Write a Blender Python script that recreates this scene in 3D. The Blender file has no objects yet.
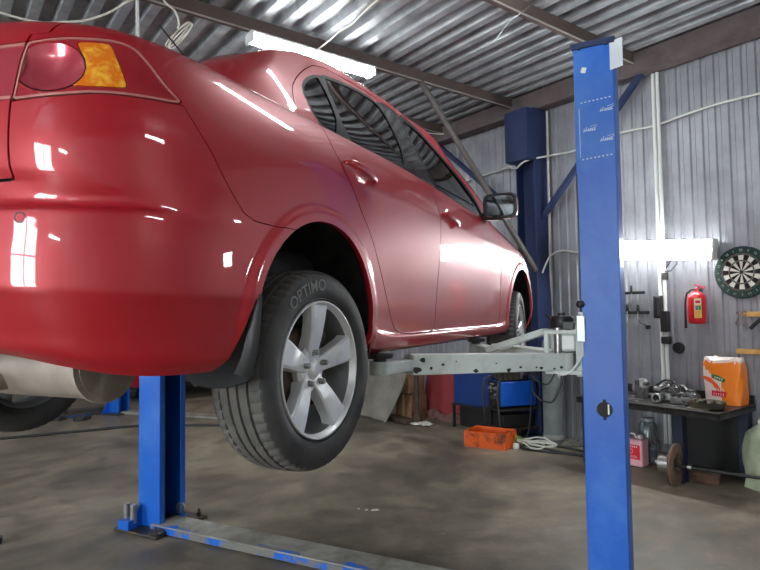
import bpy, math, random
import numpy as np
from mathutils import Vector, Matrix
random.seed(7)
C=bpy.context.scene.collection
PI=math.pi
# ------------------------------------------------------------ materials
def lin(c): return tuple(((v/12.92) if v<=.04045 else ((v+.055)/1.055)**2.4) for v in c)
def rgb(r,g,b): return lin((r/255,g/255,b/255))+(1,)
MAT={}
def mat(name,col,rough=.5,metal=0,coat=0,spec=.5,noise=None,bump=None,emit=None,estr=0,rvar=0):
    """noise=(colour2, scale, lo, hi[, detail]) mixes a second colour; bump=(scale,strength)"""
    if name in MAT: return MAT[name]
    m=bpy.data.materials.new(name); m.use_nodes=True; nt=m.node_tree; N=nt.nodes; Lk=nt.links
    b=N['Principled BSDF']; b.inputs['Base Color'].default_value=col
    b.inputs['Roughness'].default_value=rough; b.inputs['Metallic'].default_value=metal
    b.inputs['Coat Weight'].default_value=coat; b.inputs['Coat Roughness'].default_value=.03
    b.inputs['Specular IOR Level'].default_value=spec
    tc=N.new('ShaderNodeTexCoord')
    if noise:
        n=N.new('ShaderNodeTexNoise'); n.inputs['Scale'].default_value=noise[1]; n.inputs['Detail'].default_value=noise[4] if len(noise)>4 else 6
        n.inputs['Roughness'].default_value=.65
        Lk.new(tc.outputs['Object'],n.inputs['Vector'])
        r=N.new('ShaderNodeValToRGB'); r.color_ramp.elements[0].position=noise[2]; r.color_ramp.elements[1].position=noise[3]
        r.color_ramp.elements[0].color=col; r.color_ramp.elements[1].color=noise[0]
        Lk.new(n.outputs['Fac'],r.inputs['Fac']); Lk.new(r.outputs['Color'],b.inputs['Base Color'])
        if rvar:
            mr=N.new('ShaderNodeMapRange'); mr.inputs['From Min'].default_value=.3; mr.inputs['From Max'].default_value=.7
            mr.inputs['To Min'].default_value=max(0,rough-rvar); mr.inputs['To Max'].default_value=min(1,rough+rvar)
            Lk.new(n.outputs['Fac'],mr.inputs['Value']); Lk.new(mr.outputs['Result'],b.inputs['Roughness'])
    if bump:
        n2=N.new('ShaderNodeTexNoise'); n2.inputs['Scale'].default_value=bump[0]; n2.inputs['Detail'].default_value=5
        Lk.new(tc.outputs['Object'],n2.inputs['Vector'])
        bp=N.new('ShaderNodeBump'); bp.inputs['Strength'].default_value=bump[1]; bp.inputs['Distance'].default_value=.01
        Lk.new(n2.outputs['Fac'],bp.inputs['Height']); Lk.new(bp.outputs['Normal'],b.inputs['Normal'])
    if emit:
        b.inputs['Emission Color'].default_value=emit; b.inputs['Emission Strength'].default_value=estr
    MAT[name]=m; return m
def glassmat(name,tint,fac=.9,rough=.02):
    m=bpy.data.materials.new(name); m.use_nodes=True; nt=m.node_tree; N=nt.nodes; Lk=nt.links
    N.remove(N['Principled BSDF']); out=N['Material Output']
    t=N.new('ShaderNodeBsdfTransparent'); t.inputs['Color'].default_value=tint
    g=N.new('ShaderNodeBsdfGlossy'); g.inputs['Roughness'].default_value=rough; g.inputs['Color'].default_value=(fac,fac,fac,1)
    fr=N.new('ShaderNodeFresnel'); fr.inputs['IOR'].default_value=1.6
    mx=N.new('ShaderNodeMixShader'); Lk.new(fr.outputs[0],mx.inputs[0]); Lk.new(t.outputs[0],mx.inputs[1]); Lk.new(g.outputs[0],mx.inputs[2])
    Lk.new(mx.outputs[0],out.inputs['Surface']); MAT[name]=m; return m
paint=mat('red_metallic_paint',(.44,.003,.014,1),rough=.42,metal=.18,coat=1.0,spec=.5)
black_plastic=mat('black_plastic',(.012,.012,.013,1),rough=.45)
flap_rubber=mat('flap_rubber',(.020,.021,.022,1),rough=.42,bump=(60,.1))
rubber=mat('tyre_rubber',(.028,.028,.03,1),rough=.62,noise=((.075,.072,.068,1),9,.35,.75),bump=(90,.12))
tread_dust=mat('dusty_tread',(.085,.08,.075,1),rough=.8,noise=((.13,.12,.11,1),12,.4,.7),bump=(90,.12))
alloy=mat('silver_alloy',(.84,.85,.86,1),rough=.34,metal=.4,noise=((.66,.66,.67,1),14,.55,.8))
steel=mat('bare_steel',(.42,.42,.42,1),rough=.35,metal=.9,noise=((.16,.13,.11,1),8,.45,.75))
dark_steel=mat('dark_steel',(.07,.068,.065,1),rough=.45,metal=.7,noise=((.16,.10,.06,1),10,.5,.75))
rust=mat('rusty_iron',(.20,.10,.06,1),rough=.8,metal=.2,noise=((.30,.21,.16,1),14,.35,.7),bump=(50,.4))
exhaust=mat('aluminised_exhaust',(.42,.36,.31,1),rough=.55,metal=.3,noise=((.26,.21,.17,1),6,.35,.75),bump=(40,.1))
liner=mat('wheel_arch_liner',(.016,.017,.018,1),rough=.75,noise=((.05,.048,.045,1),14,.4,.75),bump=(30,.4))
under=mat('dirty_underseal',(.05,.047,.044,1),rough=.85,noise=((.12,.11,.10,1),8,.4,.7),bump=(30,.4))
seal_m=mat('window_seal_rubber',(.006,.006,.007,1),rough=.6,spec=.25)
chrome=mat('chrome',(.85,.85,.86,1),rough=.08,metal=1)
trim_black=mat('gloss_black_trim',(.01,.011,.012,1),rough=.25,coat=.5)
cabin=mat('cabin_fabric',(.035,.036,.04,1),rough=.9)
glass=glassmat('tinted_car_glass',(.20,.25,.24,1),1.0)
glass_dark=glassmat('privacy_glass',(.05,.065,.065,1),1.0)
clear=glassmat('clear_plastic',(.85,.9,.92,1),.9,.06)
blue=mat('lift_blue_paint',rgb(16,94,194),rough=.42,noise=(rgb(78,134,208),1.7,.52,.82,9),rvar=.08)
blue_dk=mat('structural_blue_paint',rgb(26,42,82),rough=.6,noise=(rgb(36,52,92),3,.4,.8))
blue_worn=mat('worn_blue_paint',rgb(22,100,205),rough=.5,noise=(rgb(120,118,112),5,.44,.50))
plate=mat('scuffed_floor_plate',rgb(160,158,150),rough=.45,metal=.25,noise=(rgb(104,98,88),5,.4,.72),rvar=.1,bump=(20,.1))
arm_grey=mat('worn_grey_paint',rgb(198,206,202),rough=.5,noise=(rgb(150,156,152),6,.5,.8),bump=(25,.1))
chip=mat('chipped_paint_spot',(.03,.028,.026,1),rough=.8)
white=mat('white_plastic',rgb(222,224,222),rough=.45)
cream=mat('cream_plastic',rgb(214,206,184),rough=.5)
print_white=mat('white_print',rgb(198,214,232),rough=.5)
orange=mat('orange_plastic',rgb(228,96,24),rough=.45,noise=(rgb(84,36,18),9,.48,.68))
engine_m=mat('engine_metal',(.20,.20,.20,1),rough=.38,metal=.8,noise=((.05,.045,.04,1),16,.45,.65))
woodm=mat('light_wood',rgb(206,160,92),rough=.6,noise=(rgb(150,106,56),9,.4,.8))
cardboard=mat('brown_cardboard',rgb(142,106,80),rough=.85,noise=(rgb(98,66,48),5,.4,.75))
sheetm=mat('grey_sheet',rgb(126,122,114),rough=.8,noise=(rgb(92,88,82),4,.4,.8),bump=(12,.2))
redmetal=mat('faded_red_paint',rgb(132,44,48),rough=.65,noise=(rgb(78,44,40),4,.5,.8))
tank_grey=mat('grey_cylinder_paint',rgb(122,128,128),rough=.5,noise=(rgb(88,92,92),4,.4,.8))
hosem=mat('black_hose',(.02,.02,.02,1),rough=.55)
greyhose=mat('grey_hose',rgb(96,96,92),rough=.6)
welder_blue=mat('welder_blue',rgb(20,86,190),rough=.35)
sackm=mat('woven_green_sack',rgb(170,178,152),rough=.8,noise=(rgb(132,142,118),5,.4,.75),bump=(16,.5))
bench_m=mat('oily_bench_steel',rgb(44,42,40),rough=.45,metal=.4,noise=(rgb(98,94,88),6,.5,.85),bump=(30,.2))
navy=mat('dark_navy_paint',rgb(28,36,58),rough=.5)
beam_m=mat('brown_primer_steel',rgb(100,88,88),rough=.7,noise=(rgb(74,64,62),4,.42,.72),bump=(30,.15))
beam_r=mat('rusted_purlin',rgb(92,80,76),rough=.75,noise=(rgb(118,84,56),2.2,.56,.78),bump=(30,.2))
galv=mat('galvanised_roof_sheet',rgb(180,184,188),rough=.42,metal=.35,noise=(rgb(120,123,126),3,.4,.75),rvar=.08)
wallm=mat('galvanised_wall_sheet',rgb(166,168,174),rough=.45,metal=.5,noise=(rgb(130,131,136),1.6,.35,.75),rvar=.08)
wallp=mat('painted_wall',rgb(190,190,186),rough=.85,noise=(rgb(160,158,152),2,.4,.8))
fire_red=mat('extinguisher_red',rgb(205,24,40),rough=.3,coat=.5)
label_w=mat('label_white',rgb(226,226,214),rough=.6)
label_y=mat('label_yellow',rgb(224,204,96),rough=.6)
label_r=mat('label_red',rgb(214,26,52),rough=.5)
green_d=mat('dart_green',rgb(30,58,52),rough=.8)
dart_blk=mat('dart_black',rgb(18,24,24),rough=.9)
dart_wht=mat('dart_cream',rgb(226,222,210),rough=.9)
dart_red=mat('dart_red',rgb(96,60,56),rough=.9)
wire=mat('silver_wire',rgb(180,184,182),rough=.3,metal=1)
skel=mat('tool_metal',rgb(170,170,170),rough=.3,metal=1)
olive=mat('olive_fabric',rgb(96,108,40),rough=.9,bump=(20,.5))
# ------------------------------------------------------------ mesh helpers
class MB:
    def __init__(s): s.v=[]; s.f=[]; s.mi=[]; s.cur=0
    def add(s,vs,fs,M=None):
        o=len(s.v)
        for p in vs:
            p=Vector(p); s.v.append(tuple(M@p if M is not None else p))
        for f in fs: s.f.append(tuple(i+o for i in f)); s.mi.append(s.cur)
        return s
    def box(s,c,d,M=None,taper=None):
        x,y,z=[q/2 for q in d]; tx,ty=taper or (1,1)
        vs=[(-x,-y,-z),(x,-y,-z),(x,y,-z),(-x,y,-z),(-x*tx,-y*ty,z),(x*tx,-y*ty,z),(x*tx,y*ty,z),(-x*tx,y*ty,z)]
        T=Matrix.Translation(c); M2=(T if M is None else T@M)
        return s.add(vs,[(3,2,1,0),(4,5,6,7),(0,1,5,4),(1,2,6,5),(2,3,7,6),(3,0,4,7)],M2)
    def beam(s,p0,p1,w,h,up=(0,0,1),w1=None,h1=None):
        p0=Vector(p0);p1=Vector(p1); d=(p1-p0).normalized(); u=Vector(up); x=d.cross(u).normalized(); u=x.cross(d).normalized()
        w1=w if w1 is None else w1; h1=h if h1 is None else h1
        vs=[]
        for p,a,b in ((p0,w,h),(p1,w1,h1)):
            for sx,sz in ((-1,-1),(1,-1),(1,1),(-1,1)): vs.append(p+x*sx*a/2+u*sz*b/2)
        return s.add(vs,[(3,2,1,0),(4,5,6,7),(0,1,5,4),(1,2,6,5),(2,3,7,6),(3,0,4,7)])
    def cyl(s,p0,p1,r0,r1=None,n=24,cap=True):
        return s.tube([p0,p1],[r0,r0 if r1 is None else r1],n,cap)
    def tube(s,pts,r,n=10,cap=True):
        P=[Vector(p) for p in pts]; R=r if isinstance(r,(list,tuple)) else [r]*len(P)
        t0=(P[1]-P[0]).normalized(); a=Vector((0,0,1)) if abs(t0.z)<.9 else Vector((1,0,0))
        x=t0.cross(a).normalized(); vs=[]
        for i,p in enumerate(P):
            t=(P[min(i+1,len(P)-1)]-P[max(i-1,0)])
            t=t.normalized() if t.length>1e-9 else t0
            x=(x-t*x.dot(t)).normalized(); y=t.cross(x)
            for k in range(n):
                q=2*PI*k/n; vs.append(p+(x*math.cos(q)+y*math.sin(q))*R[i])
        fs=[]
        for i in range(len(P)-1):
            for k in range(n):
                a0=i*n+k; b0=i*n+(k+1)%n; fs.append((a0,b0,b0+n,a0+n))
        if cap: fs.append(tuple(range(n))[::-1]); fs.append(tuple((len(P)-1)*n+k for k in range(n)))
        return s.add(vs,fs)
    def lathe(s,prof,M=None,n=48,cap=True):
        """prof = (radius, height) about local z"""
        vs=[];fs=[]
        for r,z in prof:
            for k in range(n):
                q=2*PI*k/n; vs.append((r*math.cos(q),r*math.sin(q),z))
        for i in range(len(prof)-1):
            for k in range(n):
                a0=i*n+k;b0=i*n+(k+1)%n; fs.append((a0,b0,b0+n,a0+n))
        if cap: fs.append(tuple(range(n))[::-1]); fs.append(tuple((len(prof)-1)*n+k for k in range(n)))
        return s.add(vs,fs,M)
    def prism(s,poly,z0,z1,M=None):
        n=len(poly); vs=[(x,y,z0) for x,y in poly]+[(x,y,z1) for x,y in poly]
        fs=[tuple(range(n))[::-1],tuple(range(n,2*n))]+[(i,(i+1)%n,(i+1)%n+n,i+n) for i in range(n)]
        return s.add(vs,fs,M)
    def grid(s,P):
        nu=len(P);nv=len(P[0]); vs=[p for r in P for p in r]
        return s.add(vs,[(i*nv+j,(i+1)*nv+j,(i+1)*nv+j+1,i*nv+j+1) for i in range(nu-1) for j in range(nv-1)])
    def slab(s,P,t,nrm=None):
        """thick sheet from a grid of points"""
        nu=len(P);nv=len(P[0]); Q=[]
        for i in range(nu):
            row=[]
            for j in range(nv):
                a=Vector(P[min(i+1,nu-1)][j])-Vector(P[max(i-1,0)][j]); b=Vector(P[i][min(j+1,nv-1)])-Vector(P[i][max(j-1,0)])
                row.append(tuple(Vector(P[i][j])+a.cross(b).normalized()*t))
            Q.append(row)
        o=nu*nv; vs=[p for r in P for p in r]+[p for r in Q for p in r]; fs=[]
        for i in range(nu-1):
            for j in range(nv-1):
                f=(i*nv+j,(i+1)*nv+j,(i+1)*nv+j+1,i*nv+j+1); fs.append(f[::-1]); fs.append(tuple(k+o for k in f))
        ring=[(i,0) for i in range(nu)]+[(nu-1,j) for j in range(1,nv)]+[(i,nv-1) for i in range(nu-2,-1,-1)]+[(0,j) for j in range(nv-2,0,-1)]
        R=[i*nv+j for i,j in ring]
        for k in range(len(R)): a=R[k];b=R[(k+1)%len(R)]; fs.append((a,b,b+o,a+o))
        return s.add(vs,fs)
def build(name,mb,m,parent=None,bevel=0,smooth=False,loc=None,rz=None,M=None,seg=2,subsurf=0,auto=40):
    me=bpy.data.meshes.new(name); me.from_pydata([tuple(v) for v in mb.v],[],mb.f); 
    ms=m if isinstance(m,(list,tuple)) else [m]
    for q in ms: me.materials.append(q)
    if len(ms)>1:
        for p,i in zip(me.polygons,mb.mi): p.material_index=i
    import bmesh
    bm=bmesh.new(); bm.from_mesh(me); bmesh.ops.recalc_face_normals(bm,faces=bm.faces); bm.to_mesh(me); bm.free()
    if smooth:
        for p in me.polygons: p.use_smooth=True
        if auto:
            try: me.set_sharp_from_angle(angle=math.radians(auto))
            except Exception: pass
    o=bpy.data.objects.new(name,me); C.objects.link(o)
    if parent is not None: o.parent=parent
    if loc is not None: o.location=loc
    if rz is not None: o.rotation_euler=(0,0,rz)
    if M is not None: o.matrix_local=M
    if bevel:
        md=o.modifiers.new('bevel','BEVEL'); md.width=bevel; md.segments=seg; md.limit_method='ANGLE'; md.angle_limit=math.radians(35)
    if subsurf:
        md=o.modifiers.new('sub','SUBSURF'); md.levels=subsurf; md.render_levels=subsurf
    return o
def tag(o,label=None,cat=None,group=None,kind=None):
    if label: o['label']=label
    if cat: o['category']=cat
    if group: o['group']=group
    if kind: o['kind']=kind
    return o
def empty(name,label,cat,loc,rz=0,group=None):
    o=bpy.data.objects.new(name,None); C.objects.link(o); o.location=loc; o.rotation_euler=(0,0,rz); o.empty_display_size=.1
    return tag(o,label,cat,group)
def text_mesh(s,size,ext=.0005,shear=0,bold=0):
    cu=bpy.data.curves.new('glyphs','FONT'); cu.body=s; cu.size=size; cu.extrude=ext; cu.align_x='CENTER'; cu.align_y='CENTER'; cu.shear=shear; cu.offset=bold; cu.resolution_u=3
    o=bpy.data.objects.new('glyphs',cu); C.objects.link(o)
    dg=bpy.context.evaluated_depsgraph_get(); me=bpy.data.meshes.new_from_object(o.evaluated_get(dg))
    vs=[tuple(v.co) for v in me.vertices]; fs=[tuple(p.vertices) for p in me.polygons]
    bpy.data.objects.remove(o); bpy.data.curves.remove(cu); bpy.data.meshes.remove(me)
    return vs,fs
# ------------------------------------------------------------ frames
RZ=math.radians(37)                       # the building's axes against the camera's
def R(x,y,z=0): return (x*math.cos(RZ)-y*math.sin(RZ), x*math.sin(RZ)+y*math.cos(RZ), z)
MR=Matrix.Rotation(RZ,4,'Z')
CARZ=math.radians(90-27.1145)
OX,OY,OZ=-0.95796,2.30741,1.08609          # the car's own origin, raised on the lift
# ------------------------------------------------------------ camera
cam=bpy.data.cameras.new('camera'); co=bpy.data.objects.new('camera',cam); C.objects.link(co)
pit,rol=0.0457161898,-0.0140491153
fw=Vector((0,math.cos(pit),math.sin(pit))); up=Vector((0,-math.sin(pit),math.cos(pit))); rt=Vector((1,0,0))
r2=rt*math.cos(rol)+up*math.sin(rol); u2=-rt*math.sin(rol)+up*math.cos(rol)
Mc=Matrix((( r2.x,u2.x,-fw.x,0),(r2.y,u2.y,-fw.y,0),(r2.z,u2.z,-fw.z,1.45),(0,0,0,1)))
co.matrix_world=Mc; cam.sensor_width=36; cam.lens=36*585.966/760; cam.clip_start=.02; cam.clip_end=100
bpy.context.scene.camera=co

def ncub(x,y,xq):
    x=np.asarray(x,float); y=np.asarray(y,float); n=len(x)
    if y.ndim==1: y=y[:,None]; sq=True
    else: sq=False
    h=np.diff(x); A=np.zeros((n,n)); B=np.zeros((n,y.shape[1]))
    A[0,0]=A[-1,-1]=1
    for i in range(1,n-1):
        A[i,i-1]=h[i-1]; A[i,i]=2*(h[i-1]+h[i]); A[i,i+1]=h[i]
        B[i]=6*((y[i+1]-y[i])/h[i]-(y[i]-y[i-1])/h[i-1])
    M=np.linalg.solve(A,B); xq=np.asarray(xq,float)
    i=np.clip(np.searchsorted(x,xq)-1,0,n-2); hh=h[i][:,None]
    a=(x[i+1]-xq)[:,None]/hh; b=1-a
    r=a*y[i]+b*y[i+1]+((a**3-a)*M[i]+(b**3-b)*M[i+1])*hh**2/6
    return r[:,0] if sq else r
def pchip(x,y,xq):
    x=np.asarray(x,float); y=np.asarray(y,float)
    sq=y.ndim==1
    if sq: y=y[:,None]
    h=np.diff(x)[:,None]; d=np.diff(y,axis=0)/h; m=np.zeros_like(y)
    w1=2*h[1:]+h[:-1]; w2=h[1:]+2*h[:-1]
    with np.errstate(divide='ignore',invalid='ignore'):
        mm=(w1+w2)/(w1/d[:-1]+w2/d[1:])
    m[1:-1]=np.where(d[:-1]*d[1:]>0,mm,0); m[0]=d[0]; m[-1]=d[-1]
    i=np.clip(np.searchsorted(x,xq)-1,0,len(x)-2); t=((xq-x[i])/h[i,0])[:,None]; H=h[i]
    r=(2*t**3-3*t**2+1)*y[i]+(t**3-2*t**2+t)*H*m[i]+(-2*t**3+3*t**2)*y[i+1]+(t**3-t**2)*H*m[i+1]
    return r[:,0] if sq else r
def gsm(A,s,ax):
    n=int(3*s)+1; k=np.exp(-.5*(np.arange(-n,n+1)/s)**2); k/=k.sum()
    A=np.moveaxis(A,ax,0)
    P=np.concatenate([2*A[:1]-A[n:0:-1],A,2*A[-1:]-A[-2:-n-2:-1]]); out=sum(k[j]*P[j:j+A.shape[0]] for j in range(2*n+1))
    out[0]=A[0]; out[-1]=A[-1]
    return np.moveaxis(out,0,ax)
BASE=[(-.965,0),(-.958,.25),(-.918,.5),(-.85,.67),(-.75,.79),(-.6,.855),(-.4,.88),(0,.887),(.8,.882),(1.6,.882),(2.3,.887),(2.8,.88),(3.1,.855),(3.33,.77),(3.5,.6),(3.59,.35),(3.62,0)]
PROF={ # key s (rear: keyed by base index) -> 19 (inset,h)
'RC':[(.09,.285),(.06,.305),(.045,.34),(.015,.40),(0,.44),(0,.50),(.003,.56),(.006,.600),(.035,.610),(.045,.63),(.05,.665),(.035,.70),(.03,.76),(.03,.83),(.035,.88),(.042,.94),(.058,1.0),(.09,1.055),(.16,1.085)],
'CO':[(.085,.242),(.055,.27),(.035,.32),(.012,.385),(0,.43),(0,.50),(.003,.57),(.005,.598),(.030,.608),(.034,.625),(.022,.655),(.014,.69),(.012,.75),(.018,.82),(.029,.88),(.044,.94),(.066,1.0),(.105,1.053),(.17,1.075)],
'S6':[(.06,.217),(.035,.255),(.025,.32),(.010,.38),(0,.42),(0,.51),(.0045,.562),(.0092,.600),(.0105,.613),(.012,.63),(.0135,.655),(.015,.69),(.016,.75),(.019,.82),(.027,.88),(.043,.94),(.067,1.0),(.105,1.048),(.165,1.068)],
'S4':[(.05,.215),(.025,.25),(.015,.32),(.006,.38),(0,.42),(0,.50),(0,.57),(0,.60),(.000,.61),(.000,.625),(.001,.655),(.003,.69),(.007,.75),(.014,.82),(.026,.88),(.042,.935),(.068,.99),(.105,1.038),(.16,1.058)],
'S0':[(.05,.20),(.03,.25),(.015,.32),(.006,.38),(0,.42),(0,.50),(0,.57),(0,.60),(.000,.61),(.000,.625),(.001,.655),(.002,.69),(.004,.75),(.010,.82),(.023,.88),(.040,.93),(.062,.98),(.092,1.025),(.14,1.045)],
'D6':[(.075,.20),(.034,.214),(.018,.256),(.027,.276),(.022,.35),(.018,.43),(.013,.51),(.009,.58),(.007,.61),(.006,.63),(.004,.66),(.002,.70),(.000,.77),(.001,.82),(.012,.865),(.030,.92),(.055,.975),(.088,1.022),(.13,1.035)],
'D13':[(.075,.20),(.034,.214),(.018,.256),(.027,.276),(.022,.35),(.018,.43),(.013,.51),(.009,.57),(.007,.60),(.006,.62),(.004,.65),(.002,.69),(.000,.745),(.001,.79),(.008,.83),(.020,.88),(.038,.935),(.060,.975),(.11,.99)],
'F2':[(.075,.20),(.034,.214),(.018,.256),(.027,.276),(.020,.35),(.015,.43),(.010,.51),(.007,.56),(.005,.59),(.004,.61),(.003,.64),(.001,.67),(.000,.72),(.001,.765),(.008,.80),(.018,.84),(.034,.885),(.06,.93),(.10,.945)],
'F26':[(.06,.20),(.035,.23),(.020,.28),(.010,.34),(.005,.40),(.002,.46),(.0,.52),(.0,.56),(.0,.58),(.0,.60),(.0,.63),(.0,.66),(.002,.70),(.006,.74),(.016,.78),(.032,.81),(.06,.845),(.10,.875),(.15,.895)],
'FC':[(.06,.20),(.035,.24),(.020,.28),(.010,.32),(.0,.36),(.0,.40),(.003,.44),(.006,.48),(.010,.51),(.014,.54),(.02,.57),(.028,.60),(.036,.63),(.045,.66),(.06,.69),(.08,.72),(.105,.745),(.14,.765),(.18,.78)],
'FF':[(.06,.20),(.035,.23),(.020,.27),(.010,.31),(.0,.35),(.0,.39),(.003,.43),(.006,.46),(.010,.49),(.014,.52),(.02,.55),(.028,.58),(.036,.61),(.045,.64),(.06,.665),(.08,.69),(.105,.71),(.14,.73),(.19,.745)]}
AR=[(-.02,.31,.345),(2.625,.31,.345)]
def lower(nu,nv,ncap=24):
    B=np.array(BASE); ch=np.r_[0,np.cumsum(np.hypot(*np.diff(B,axis=0).T))]
    uu=np.linspace(0,ch[-1],4000); C=ncub(ch,B,uu)
    L=np.r_[0,np.cumsum(np.hypot(*np.diff(C,axis=0).T))]
    uq=np.linspace(0,L[-1],nu); C=np.c_[np.interp(uq,L,C[:,0]),np.interp(uq,L,C[:,1])]
    T=np.gradient(C,axis=0); T/=np.linalg.norm(T,axis=1)[:,None]; Nn=np.c_[-T[:,1],T[:,0]]
    if Nn[nu//2,1]<0: Nn=-Nn
    Nn=gsm(Nn,3,0); Nn/=np.linalg.norm(Nn,axis=1)[:,None]
    Nn[0]=(-1,0); Nn[-1]=(1,0)
    i0=np.argmin(abs(C[:nu//2,0]-0)); a=uq-uq[i0]
    def ua(s,rear=None):
        return a[np.argmin(abs(C[:,0]-s)+ (0 if rear is None else abs(C[:,1]-rear)))]
    keys=[(a[0],'RC'),(ua(-.918,.5),'RC'),(ua(-.80,.74),'CO'),(ua(-.62),'S6'),(ua(-.38),'S4'),(0.,'S0'),(.6,'D6'),(1.3,'D13'),(2.0,'F2'),(2.635,'F26'),(ua(3.33,.77),'FC'),(ua(3.55,.5),'FF'),(a[-1],'FF')]
    K=np.array([np.array(PROF[k]).ravel() for _,k in keys]); ka=np.array([k[0] for k in keys])
    Q=pchip(ka,K,a).reshape(nu,19,2); Q=gsm(Q,nu/6.6*.05,0)
    # v evaluation: arc param per knot index, shared
    kv=np.r_[0,np.cumsum([.03,.05,.06,.06,.07,.07,.03,.03,.03,.035,.04,.06,.07,.06,.055,.055,.05,.055])]
    vq=np.linspace(0,kv[-1],nv)
    P=np.zeros((nu,nv,2))
    for i in range(nu): P[i]=pchip(kv,Q[i],vq)
    P=gsm(P,nv*.0055/.9,1); P=gsm(P,nu/6.6*.02,0)
    ins,h=P[...,0],P[...,1]
    # smooth tail at edge: keep
    S=C[:,None,0]-Nn[:,None,0]*ins; Y=C[:,None,1]-Nn[:,None,1]*ins
    # arch flare
    out=np.zeros_like(h)
    for cs,chh,R in AR:
        dd=np.hypot(S-cs,np.maximum(h-chh,0)*1.0)
        d2=dd-R
        fl=.016*np.clip(1-(d2-.028)/.03,0,1)
        fl=.5*(1-np.cos(np.pi*np.clip(1-(d2-.025)/.035,0,1)))*.010
        fl=np.where(h>chh-.02,fl,fl*np.clip(1-(chh-.02-h)/.1,0,1))
        out=np.maximum(out,np.where(Y>.5,fl,0))
    Y=Y+out*np.clip((Y-.7)/.1,0,1)
    Ac=np.repeat(a[:,None],nv,1)
    # cap
    t=np.linspace(0,1,ncap+1)[1:]
    es,ey,eh=S[:,-1],Y[:,-1],h[:,-1]
    hc=np.interp(es,[-.82,-.4,.3,2.2,2.4,3.0,3.35,3.45],[1.075,1.09,1.07,1.03,1.02,.93,.82,.765])
    hc=np.maximum(hc,eh)
    S2=np.repeat(es[:,None],ncap,1); Y2=ey[:,None]*(1-t); H2=eh[:,None]+(hc-eh)[:,None]*(1-(1-t)**2)
    A2=np.repeat(a[:,None],ncap,1)
    V=np.stack([np.c_[S,S2],np.c_[Y,Y2],np.c_[h,H2],np.c_[Ac,A2]],-1)
    V[0,:,1]=0; V[-1,:,1]=0
    return V,nv
GH=[[(-0.47,0,1.07),(-0.34,0,1.145),(-0.12,0,1.275),(0.12,0,1.375),(0.28,0,1.43),(0.38,0,1.45),(0.45,0,1.457),(0.5,0,1.463)],
[(-0.45,0.35,1.065),(-0.32,0.345,1.14),(-0.1,0.335,1.27),(0.14,0.32,1.37),(0.29,0.31,1.425),(0.39,0.3,1.447),(0.47,0.2,1.457),(0.52,0,1.465)],
[(-0.38,0.66,1.05),(-0.28,0.635,1.135),(-0.07,0.6,1.26),(0.16,0.55,1.365),(0.3,0.52,1.42),(0.41,0.48,1.45),(0.5,0.26,1.467),(0.56,0,1.47)],
[(-0.2,0.755,1.04),(-0.14,0.73,1.135),(0.03,0.675,1.265),(0.24,0.6,1.375),(0.38,0.55,1.435),(0.47,0.5,1.46),(0.55,0.27,1.474),(0.6,0,1.476)],
[(0.1,0.79,1.02),(0.14,0.748,1.12),(0.25,0.694,1.245),(0.4,0.614,1.365),(0.52,0.575,1.448),(0.57,0.525,1.473),(0.62,0.285,1.48),(0.66,0,1.482)],
[(0.6,0.797,1.015),(0.61,0.752,1.11),(0.63,0.694,1.245),(0.66,0.619,1.365),(0.69,0.585,1.448),(0.71,0.535,1.478),(0.73,0.295,1.488),(0.75,0,1.489)],
[(1.0,0.81,0.995),(1.01,0.76,1.1),(1.02,0.696,1.245),(1.03,0.621,1.37),(1.04,0.587,1.453),(1.04,0.535,1.48),(1.05,0.295,1.49),(1.05,0,1.492)],
[(1.35,0.83,0.955),(1.34,0.775,1.08),(1.33,0.709,1.225),(1.31,0.629,1.355),(1.29,0.587,1.443),(1.27,0.535,1.473),(1.26,0.295,1.486),(1.25,0,1.487)],
[(1.75,0.838,0.93),(1.754,0.797,1.062),(1.722,0.736,1.187),(1.648,0.661,1.307),(1.572,0.612,1.42),(1.518,0.545,1.458),(1.488,0.295,1.476),(1.468,0,1.478)],
[(2.15,0.81,0.935),(2.08,0.777,1.062),(1.94,0.716,1.187),(1.78,0.651,1.307),(1.66,0.607,1.41),(1.59,0.535,1.448),(1.55,0.285,1.466),(1.53,0,1.468)],
[(2.32,0.72,0.95),(2.19,0.69,1.06),(2.02,0.64,1.17),(1.85,0.585,1.285),(1.72,0.545,1.388),(1.64,0.495,1.438),(1.6,0.265,1.458),(1.58,0,1.459)],
[(2.48,0.35,0.99),(2.31,0.34,1.08),(2.12,0.32,1.18),(1.93,0.3,1.29),(1.79,0.295,1.388),(1.71,0.275,1.428),(1.65,0.155,1.443),(1.62,0,1.449)],
[(2.52,0,1.0),(2.35,0,1.085),(2.15,0,1.19),(1.96,0,1.295),(1.82,0.015,1.393),(1.74,0.015,1.433),(1.68,0.015,1.443),(1.65,0,1.449)]]
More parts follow.
